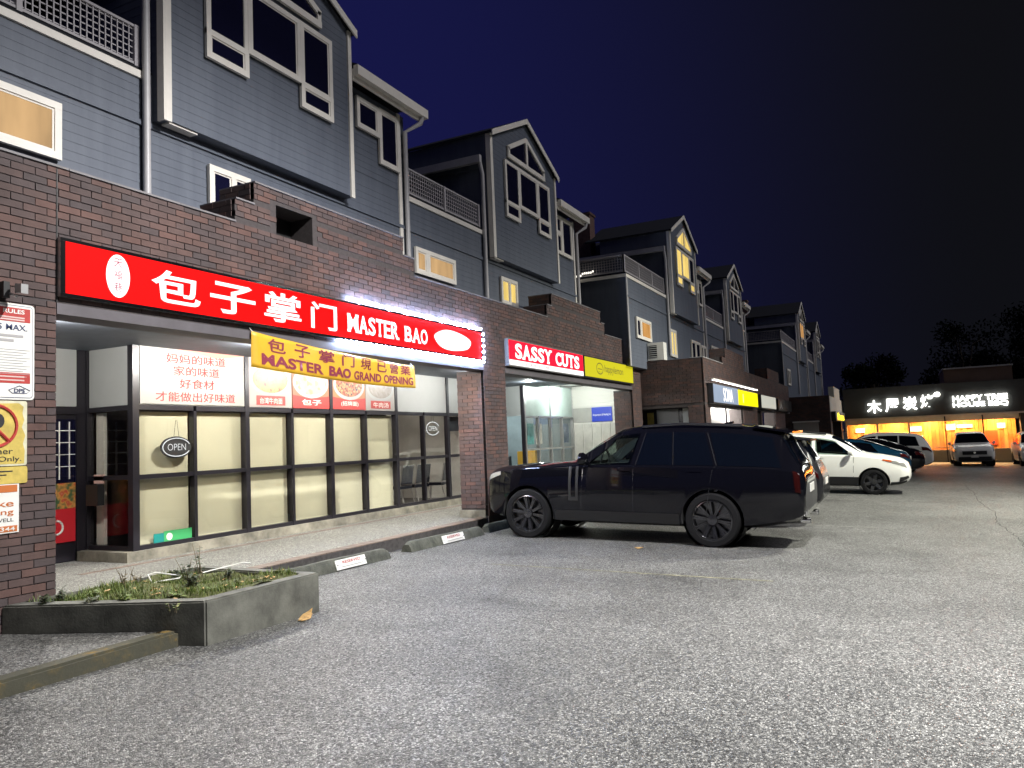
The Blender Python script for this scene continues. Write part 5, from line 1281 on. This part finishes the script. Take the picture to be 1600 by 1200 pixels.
# dark grey hatch hidden behind the SUV, tail showing
x_, yr = 15.9, 1.35
G1 = Car(CRO, 'parked_crossover', 'dark grey crossover tail showing beyond the black SUV', 'paint_grey', (.92, 3.58), .35, (x_, yr+4.56/2, ground(x_, yr+2.2)), 0, math.atan(GCY), spokes=6)
small_parts(G1, cr_panes, 0, 0, (1.22, 1.95), (4.2, 4.42), [(.10, 4.3), (.5, 4.6), (.5, 5.2), (.12, 5.1)], [(4.12, 4.3), (4.50, 4.5), (4.47, 5.4), (4.05, 5.3)], handles=(2.15, 3.0))
G1.add('roof_spoiler', MB().prism([(-.58, G1.half-4.02, 1.60), (.58, G1.half-4.02, 1.60), (.54, G1.half-4.36, 1.56), (-.54, G1.half-4.36, 1.56)], (0, 0, -.03)), 'paint_grey')
G1.add('rear_wiper', MB().tube([(0, -G1.half+.26, 1.18), (-.35, -G1.half+.33, 1.34)], .012, 6), 'black')
SED = [(0.00, .46, .60, .64, .54, .44), (.08, .34, .72, .76, .76, .58), (.3, .24, .82, .87, .85, .68), (.9, .20, .92, .98, .88, .72), (1.2, .20, .95, 1.05, .88, .72), (1.7, .20, .97, 1.30, .88, .62), (2.1, .20, .98, 1.43, .88, .57),
       (2.5, .20, .99, 1.47, .88, .56), (3.0, .20, 1.00, 1.44, .88, .55), (3.6, .22, 1.00, 1.27, .86, .56), (4.1, .26, .99, 1.09, .84, .60), (4.38, .32, .95, 1.01, .80, .62), (4.52, .40, .80, .86, .74, .58), (4.56, .48, .68, .74, .68, .52)]
sed_panes = [(1.42, 2.40, 1.98, 2.42), (2.48, 3.55, 2.50, 3.30)]
def place(tab, name, label, paint, x, y, heading, kind, spokes=6, wr=.33, wheels=(.9, 3.6), **kw):
    Ln = tab[-1][0]
    pitch = math.atan(GCY)*(1 if heading == 0 else -1) if heading in (0, math.pi) else 0
    c = Car(tab, name, label, paint, wheels, wr, (x, y, ground(x, y)), heading, pitch, spokes=spokes, **kw)
    if kind == 's': small_parts(c, sed_panes, 0, 0, (1.24, 2.08), (3.1, 4.06), [(.08, 4.3), (.5, 4.6), (.5, 5.2), (.12, 5.1)], [(4.25, 4.3), (4.5, 4.5), (4.47, 5.4), (4.2, 5.3)], handles=(2.2, 3.1))
    else: small_parts(c, cr_panes, 0, 0, (1.22, 1.95), (4.2, 4.42), [(.08, 4.2), (.55, 4.6), (.55, 5.2), (.12, 5.2)], [(4.15, 4.3), (4.50, 4.5), (4.47, 5.4), (4.1, 5.3)], handles=(2.15, 3.0))
    return c
place(SED, 'parked_car', 'teal blue hatchback beyond the white crossover', 'paint_blue', 31.0, 2.05, 0, 's')
place(SED, 'parked_car', 'low black car between the blue hatchback and the farthest white crossover', 'paint_black', 34.2, 1.55, 0, 's')
place(CRO, 'parked_crossover', 'white crossover farthest along the row, its tail toward the lane', 'paint_white', 37.6, 1.15, 0, 'c', wr=.35)
c = place(CRO, 'parked_crossover', 'silver crossover facing the lot before the orange windows', 'paint_silver', 46.4, -3.15, math.pi/2, 'c', wr=.35)
c.add('grille', MB().box(-.52, .52, c.half-.06, c.half+.012, .60, .78), 'black'); c.add('lower_grille', MB().box(-.70, .70, c.half-.10, c.half+.004, .30, .50), 'clad')
c.add('front_plate', MB().box(-.16, .16, c.half+.0, c.half+.015, .46, .56), 'white'); c.add('emblem', MB().lathe([(.05, c.half+.012), (.05, c.half+.02), (0, c.half+.02)], (0, 0, .70), 'y', 14), 'chrome')
c = place(CRO, 'parked_crossover', 'pale crossover cut off by the right edge of the view', 'paint_silver', 46.6, -6.0, math.pi/2, 'c', wr=.35)
c.add('grille', MB().box(-.52, .52, c.half-.06, c.half+.012, .60, .78), 'black'); c.add('lower_grille', MB().box(-.70, .70, c.half-.10, c.half+.004, .30, .50), 'clad')

# ================================================================== PLANTER, STOPS AND SMALL THINGS
PL = thing('planter', 'low concrete planter with an angled corner full of weeds', 'planter', (5, 6, 0))
outer = [(3.92, 6.74), (4.56, 5.10), (5.93, 5.10), (6.02, 6.74)]; inner = [(4.10, 6.72), (4.66, 5.25), (5.80, 5.25), (5.87, 6.72)]
zt = .325
mb = MB(); k = len(outer)
for p in outer: mb.v.append((*p, -.3))
for p in outer: mb.v.append((*p, zt))
for p in inner: mb.v.append((*p, zt))
for p in inner: mb.v.append((*p, .1))
for i in range(k):
    j = (i+1) % k
    mb.f += [(i, j, k+j, k+i), (k+i, k+j, 2*k+j, 2*k+i), (2*k+i, 2*k+j, 3*k+j, 3*k+i)]
mb.f.append((3, 2, 1, 0)); mb.f.append((12, 13, 14, 15))
pw = mb.build('wall', 'concrete', PL)
bm = bmesh.new(); bm.from_mesh(pw.data); bmesh.ops.bevel(bm, geom=[e for e in bm.edges if min(v.co.z for v in e.verts) > .3 or (abs(e.verts[0].co.z-e.verts[1].co.z) > .3)], offset=.014, segments=2, affect='EDGES'); bm.to_mesh(pw.data); bm.free()
def inside(x, y, poly, mrg=0):
    r_ = True
    for i in range(len(poly)):
        a, b = poly[i], poly[(i+1) % len(poly)]
        if (b[0]-a[0])*(y-a[1])-(b[1]-a[1])*(x-a[0]) < mrg: r_ = False
    return r_
sm = MB(); n = 26
def soilz(x, y): return .29+.05*math.sin(x*4.1+1)*math.sin(y*3.3)+.03*math.sin(x*9+y*7)
xa, xb, ya, yb_ = 3.9, 6.0, 5.2, 6.74
for j in range(n):
    for i in range(n):
        x0_, x1_ = xa+(xb-xa)*i/n, xa+(xb-xa)*(i+1)/n; y0_, y1_ = ya+(yb_-ya)*j/n, ya+(yb_-ya)*(j+1)/n
        q = [(x0_, y0_), (x1_, y0_), (x1_, y1_), (x0_, y1_)]
        if all(inside(*p, inner, -.06) for p in q): sm.poly([(p[0], p[1], soilz(*p)) for p in q])
sm.build('soil', 'soil', PL)
gm, n_, l_, b_ = nt('grass_blades')
ge = n_.new('ShaderNodeNewGeometry'); rp = n_.new('ShaderNodeValToRGB'); cr_ = rp.color_ramp
cr_.elements[0].color = (.06, .085, .02, 1); cr_.elements[1].color = (.18, .18, .05, 1); e = cr_.elements.new(.5); e.color = (.11, .17, .025, 1)
l_.new(ge.outputs['Random Per Island'], rp.inputs[0]); l_.new(rp.outputs[0], b_.inputs['Base Color']); b_.inputs['Roughness'].default_value = .6
M['grass'] = gm
g = MB(); cnt = 0
while cnt < 11000:
    x, y = random.uniform(3.9, 5.95), random.uniform(5.2, 6.72)
    if not inside(x, y, inner, .01): continue
    dens = .5+.5*math.sin(x*5+y*3)*math.sin(y*6-x*2)
    if random.random() > .03+.97*dens**3: continue
    cnt += 1
    h = random.uniform(.012, .055)*(1.5 if random.random() < .12 else 1)*(1.3 if x < 4.9 else 1); a = random.uniform(0, 6.28); w = random.uniform(.002, .0045)
    ln = random.uniform(.1, .9)*h; dx, dy = math.cos(a), math.sin(a); z = soilz(x, y)-.01
    px_, py_ = -dy*w, dx*w
    k0 = len(g.v)
    g.v += [(x-px_, y-py_, z), (x+px_, y+py_, z), (x+dx*ln*.4+px_*.7, y+dy*ln*.4+py_*.7, z+h*.6), (x+dx*ln*.4-px_*.7, y+dy*ln*.4-py_*.7, z+h*.6), (x+dx*ln, y+dy*ln, z+h)]
    g.f += [(k0, k0+1, k0+2, k0+3), (k0+3, k0+2, k0+4)]
lt = MB()
for i in range(90):
    x, y = random.uniform(4.1, 5.85), random.uniform(5.25, 6.6)
    if not inside(x, y, inner, .03): continue
    a = random.uniform(0, 6.28); L_ = random.uniform(.015, .035); z = soilz(x, y)+random.uniform(.01, .04)
    lt.poly([(x+L_*math.cos(a+q), y+L_*math.sin(a+q)*.7, z+random.uniform(-.008, .012)) for q in (0, 1.3, 2.9, 4.4)])
tag(lt.build('leaf_litter', 'leafdry', PL, fix=False), kind='stuff')
go = g.build('grass', 'grass', None, fix=False); tag(go, 'short mixed grass and moss filling the planter', 'grass', None, 'stuff')
M['weed'] = mat('dark_weed_leaf', (.035, .05, .02), .6, var=.4, scale=20); M['stalk'] = mat('dry_stalk', (.16, .13, .08), .8)
def weed(label, x, y, h, nst, leafy, leafm='weed'):
    t = thing('weed', label, 'plant', (x, y, .28), group='weeds in the planter')
    stl = MB(); lf = MB()
    for i in range(nst):
        a = random.uniform(0, 6.28); tilt = random.uniform(.05, .35); hh = h*random.uniform(.6, 1)
        p0 = Vector((x+random.uniform(-.03, .03), y+random.uniform(-.03, .03), .25)); d_ = Vector((math.cos(a)*tilt, math.sin(a)*tilt, 1)).normalized()
        pts = [p0+d_*hh*u+Vector((0, 0, 0))+Vector((math.cos(a), math.sin(a), 0))*hh*.12*u*u for u in (0, .35, .7, 1)]
        stl.tube([tuple(p) for p in pts], [.004, .0035, .003, .0015], 5)
        for j in range(leafy):
            u = random.uniform(.25, 1); p = p0+d_*hh*u; b_a = random.uniform(0, 6.28); L_ = random.uniform(.025, .055); w = L_*.35
            dx, dy, dz = math.cos(b_a), math.sin(b_a), random.uniform(-.2, .7)
            v0 = p; v1 = p+Vector((dx*L_*.5-dy*w, dy*L_*.5+dx*w, dz*L_*.5)); v2 = p+Vector((dx*L_, dy*L_, dz*L_*.8)); v3 = p+Vector((dx*L_*.5+dy*w, dy*L_*.5-dx*w, dz*L_*.5-.004))
            lf.poly([v0, v1, v2, v3])
    stl.build('stalk', 'stalk', t, smooth=60)
    if lf.v: lf.build('leaves', leafm, t, fix=False)
weed('tall dark leafy weed beside the white cable', 5.30, 6.15, .30, 7, 14)
weed('tallest thin weed rising in front of the beige panes', 5.62, 6.35, .42, 4, 8)
weed('broad dark weed near the middle of the planter', 5.15, 5.95, .17, 9, 14)
weed('dark weed at the foot of the brick pillar, far left', 4.12, 6.45, .14, 9, 14)
weed('grey green weed clump left of the middle', 4.45, 6.30, .13, 12, 12, 'grass')
weed('dry seed stalks left of the cable', 4.85, 6.45, .30, 7, 2, 'stalk')
weed('green weed tuft below the brick pillar edge', 4.40, 5.85, .12, 12, 12, 'grass')
for k_, (x_, y_, h_, nst, lf_, m_) in enumerate(((4.25, 6.1, .12, 10, 12, 'weed'), (4.62, 6.0, .11, 10, 12, 'grass'), (4.75, 5.65, .09, 9, 12, 'grass'), (5.0, 6.5, .22, 8, 5, 'stalk'), (5.45, 6.5, .16, 8, 12, 'weed'), (5.05, 5.55, .07, 9, 12, 'grass'), (5.4, 5.6, .08, 8, 10, 'grass'), (4.3, 6.55, .16, 10, 12, 'weed'), (5.72, 6.1, .12, 6, 10, 'weed'))):
    weed(('low leafy weed close to the pillar', 'bushy green weed between the pillar and middle', 'small green tuft near the planter bend', 'dry stalks at the planter back edge', 'dark weed at the back under the panes', 'tiny green tuft behind the front rim', 'little tuft right of the front rim middle', 'dark weed against the brick pillar', 'dark sprig near the right rim')[k_], x_, y_, h_, nst, lf_, m_)
weed('small dark weed by the right rim of the planter', 5.66, 5.62, .08, 8, 12)
weed('lone sprig growing from the pavement at the planter foot', 4.42, 5.30, .10, 3, 4, 'grass') 
cb = MB().tube([(5.02, 6.30, .33), (5.05, 6.40, .40), (5.12, 6.38, .41), (5.28, 6.22, .36), (5.22, 6.18, .35), (5.08, 6.28, .34)], .006, 6, closed=True)
tag(cb.build('cable_loop', 'white', None, smooth=60), 'white cable loop lying on the weeds', 'cable')
cb = MB().tube([(5.42, 6.10, .37), (5.55, 6.12, .37), (5.72, 6.10, .38), (5.86, 6.02, .40), (5.92, 5.98, .385)], .006, 6)
tag(cb.build('cable', 'white', None, smooth=60), 'white cable running right across the grass', 'cable')
# dry leaf
lf = MB(); cx, cy = 5.62, 4.99; gz_ = ground(cx, cy)
prof = [(-.12, 0, .012), (-.06, .03, .03), (0, .045, .045), (.05, .03, .06), (.09, .012, .085), (.04, -.02, .05), (0, -.035, .02), (-.07, -.025, .015)]
lf.poly([(cx+a, cy+b, gz_+z) for a, b, z in prof]); lf.poly([(cx-.02+a*.8, cy-.03+b*.7, gz_+.004+z*.5) for a, b, z in prof])
lo_ = lf.build('dry_leaf', 'leafdry'); tag(lo_, 'curled dry brown leaf at the planter corner', 'leaf')
md = lo_.modifiers.new('thickness', 'SOLIDIFY'); md.thickness = .003
lf = MB(); cx, cy = 9.35, 3.55; gz_ = ground(cx, cy)
tag(lf.prism([(11.05, 3.55, ground(11, 3.5)+.004), (11.15, 3.5, ground(11, 3.5)+.012), (11.22, 3.57, ground(11, 3.5)+.006), (11.13, 3.63, ground(11, 3.5)+.015)], (0, 0, .004)).build('fallen_leaf', 'leafdry'), 'pale fallen leaf on the asphalt beside the black SUV', 'leaf')
# wheel stops
def stop(label, x0, x1, y, plate):
    t = thing('wheel_stop', label, 'wheel stop', ((x0+x1)/2, y, ground(x0, y)), group='concrete wheel stops along the kerb')
    z0 = ground(x0, y)-.02; z1 = ground(x1, y)-.02
    prof = [(-.01, 0), (.02, .12), (.055, .165), (.13, .165), (.165, .12), (.195, 0)]
    mb = MB()
    secs = [(x0, z0, .75), (x0+.09, z0, 1.0)]+[(x0+(x1-x0)*i/8, z0+(z1-z0)*i/8, 1.0+random.uniform(-.03, .03)) for i in range(1, 8)]+[(x1-.09, z1, 1.0), (x1, z1, .75)]
    for x, z, s in secs:
        for a, b in prof: mb.v.append((x, y+.09+(a-.09)*(.9+.1*s), z+b*s))
    m_ = len(prof)
    for i in range(len(secs)-1):
        for j in range(m_): j2 = (j+1) % m_; mb.f.append((i*m_+j, i*m_+j2, (i+1)*m_+j2, (i+1)*m_+j))
    mb.f.append(tuple(range(m_))[::-1]); mb.f.append(tuple((len(secs)-1)*m_+j for j in range(m_)))
    mb.build('block', 'stop_concrete', t, smooth=25)
    if plate:
        a, b = plate; zz = (z0+z1)/2
        pl_ = MB().prism([(a, y-.012, zz+.034), (b, y-.012, zz+.030), (b, y+.028, zz+.146), (a, y+.028, zz+.150)], (0, -.010, .003))
        po = pl_.build('plate', 'white', t)
        def tx(s, m, u, v, w, h, bold):
            me = text_mesh(s, 1, bold, 0, w, h)
            for q in me.vertices: vv = v+q.co.y; q.co = (u+q.co.x, y-.0245+vv*.345, zz+.037+vv)
            me.materials.clear(); me.materials.append(M[m]); link('lettering', me, po)
        tx('RESERVED', 'text_red', a+.22*(b-a), .062, .6*(b-a), .036, .02)
        f = MB(); f.box(a+.18*(b-a), b-.12*(b-a), y-.022, y-.014, zz+.062, zz+.070); f.build('small_print', mat('faint_print', (.4, .4, .4), .6), po)
        for u in (a+.025, b-.025): MB().lathe([(.006, -.004), (.006, .006), (0, .006)], (u, y-.012, zz+.092), 'y', 8).build('screw', 'black', po)
stop('nearest wheel stop, a white plate on its face, beside the planter', 6.35, 8.92, 6.40, (7.75, 8.35))
stop('second wheel stop with a white plate, between the first and the SUV', 9.50, 11.70, 6.45, (10.35, 11.0))
stop('wheel stop half hidden by the front wheel of the black SUV', 11.98, 14.1, 6.50, None)

# ================================================================== TREES BEHIND THE RESTAURANT
M['night_leaf'] = mat('night_foliage', (.006, .008, .005), 1.0, spec=0, var=.4, scale=1.5); M['bark'] = mat('bark', (.06, .045, .035), .9, var=.3, scale=6)
def tree(label, x, y, h, r_):
    z0 = ground(x, y); t = thing('tree', label, 'tree', (x, y, z0), group='dark trees behind the restaurant')
    tr = MB().tube([(x, y, z0-.3), (x+.1, y, z0+h*.35), (x-.1, y+.1, z0+h*.75)], [.28, .2, .08], 9); cl = []
    for i in range(16):
        a = random.uniform(0, 6.28); zz = z0+h*random.uniform(.35, .97); q = r_*random.uniform(.25, .95)*(1.15-abs((zz-z0)/h-.6))
        c_ = Vector((x+q*math.cos(a), y+q*math.sin(a), zz)); cl.append((c_, r_*random.uniform(.25, .5)))
        tr.tube([(x, y, z0+h*.3+(zz-z0)*.2), tuple((Vector((x, y, zz))+c_)/2-Vector((0, 0, .4))), tuple(c_)], [.08, .05, .02], 6)
    tr.build('trunk', 'bark', t, smooth=60)
    f = MB()
    for c_, cr2 in cl:
        for i in range(300):
            d_ = Vector((random.gauss(0, 1), random.gauss(0, 1), random.gauss(0, .8))).normalized()*cr2*random.random()**.4
            p = c_+d_; u = Vector((random.gauss(0, 1), random.gauss(0, 1), random.gauss(0, 1))).normalized()*random.uniform(.08, .18); w = u.orthogonal().normalized()*u.length*.5
            f.poly([p-u, p+w, p+u, p-w])
    f.build('crown', 'night_leaf', t, fix=False)
tree('dark tree behind the left part of the restaurant roof', 63, 1.5, 7.5, 2.6)
tree('tall dark tree above the restaurant words', 66, -4.5, 9.5, 3.2)
tree('tallest dark tree at the right edge', 64, -10.5, 11.5, 3.6)
tree('dark tree behind the brown upper block', 70, -8.0, 9.0, 3.4)
# thin crack and repaired seam in the asphalt
ck = MB(); pts = [(12.5, -1.45), (14.5, -1.52), (16.8, -1.46), (19.0, -1.62), (21.6, -1.55), (24.9, -1.66), (29, -1.72)]
pp = []
for i in range(len(pts)-1):
    for j in range(8):
        u = j/8; pp.append((pts[i][0]*(1-u)+pts[i+1][0]*u, pts[i][1]*(1-u)+pts[i+1][1]*u+random.uniform(-.03, .03)))
for i in range(len(pp)-1):
    (x0, y0), (x1, y1) = pp[i], pp[i+1]; w = .006
    ck.poly([(x0, y0-w, ground(x0, y0)+.004), (x1, y1-w, ground(x1, y1)+.004), (x1, y1+w, ground(x1, y1)+.004), (x0, y0+w, ground(x0, y0)+.004)])
tag(ck.build('asphalt_crack', mat('crack_tar', (.02, .02, .02), .8)), 'long thin crack along the asphalt at right', None, None, 'structure')

for k_, (x_, ya_, yb2) in enumerate(((15.1, 2.6, .2), (18.2, 3.2, -.2), (21.4, 2.4, -.4))):
    tag(MB().poly([(x_, ya_, ground(x_, ya_)+.004), (x_+.06, ya_, ground(x_+.06, ya_)+.004), (x_+.06, yb2, ground(x_+.06, yb2)+.004), (x_, yb2, ground(x_, yb2)+.004)]).build('bay_line', mat('worn_white_line', (.26, .26, .24), .7, var=.7, scale=4)), 'worn pale bay line behind the parked cars', None, None, 'structure')
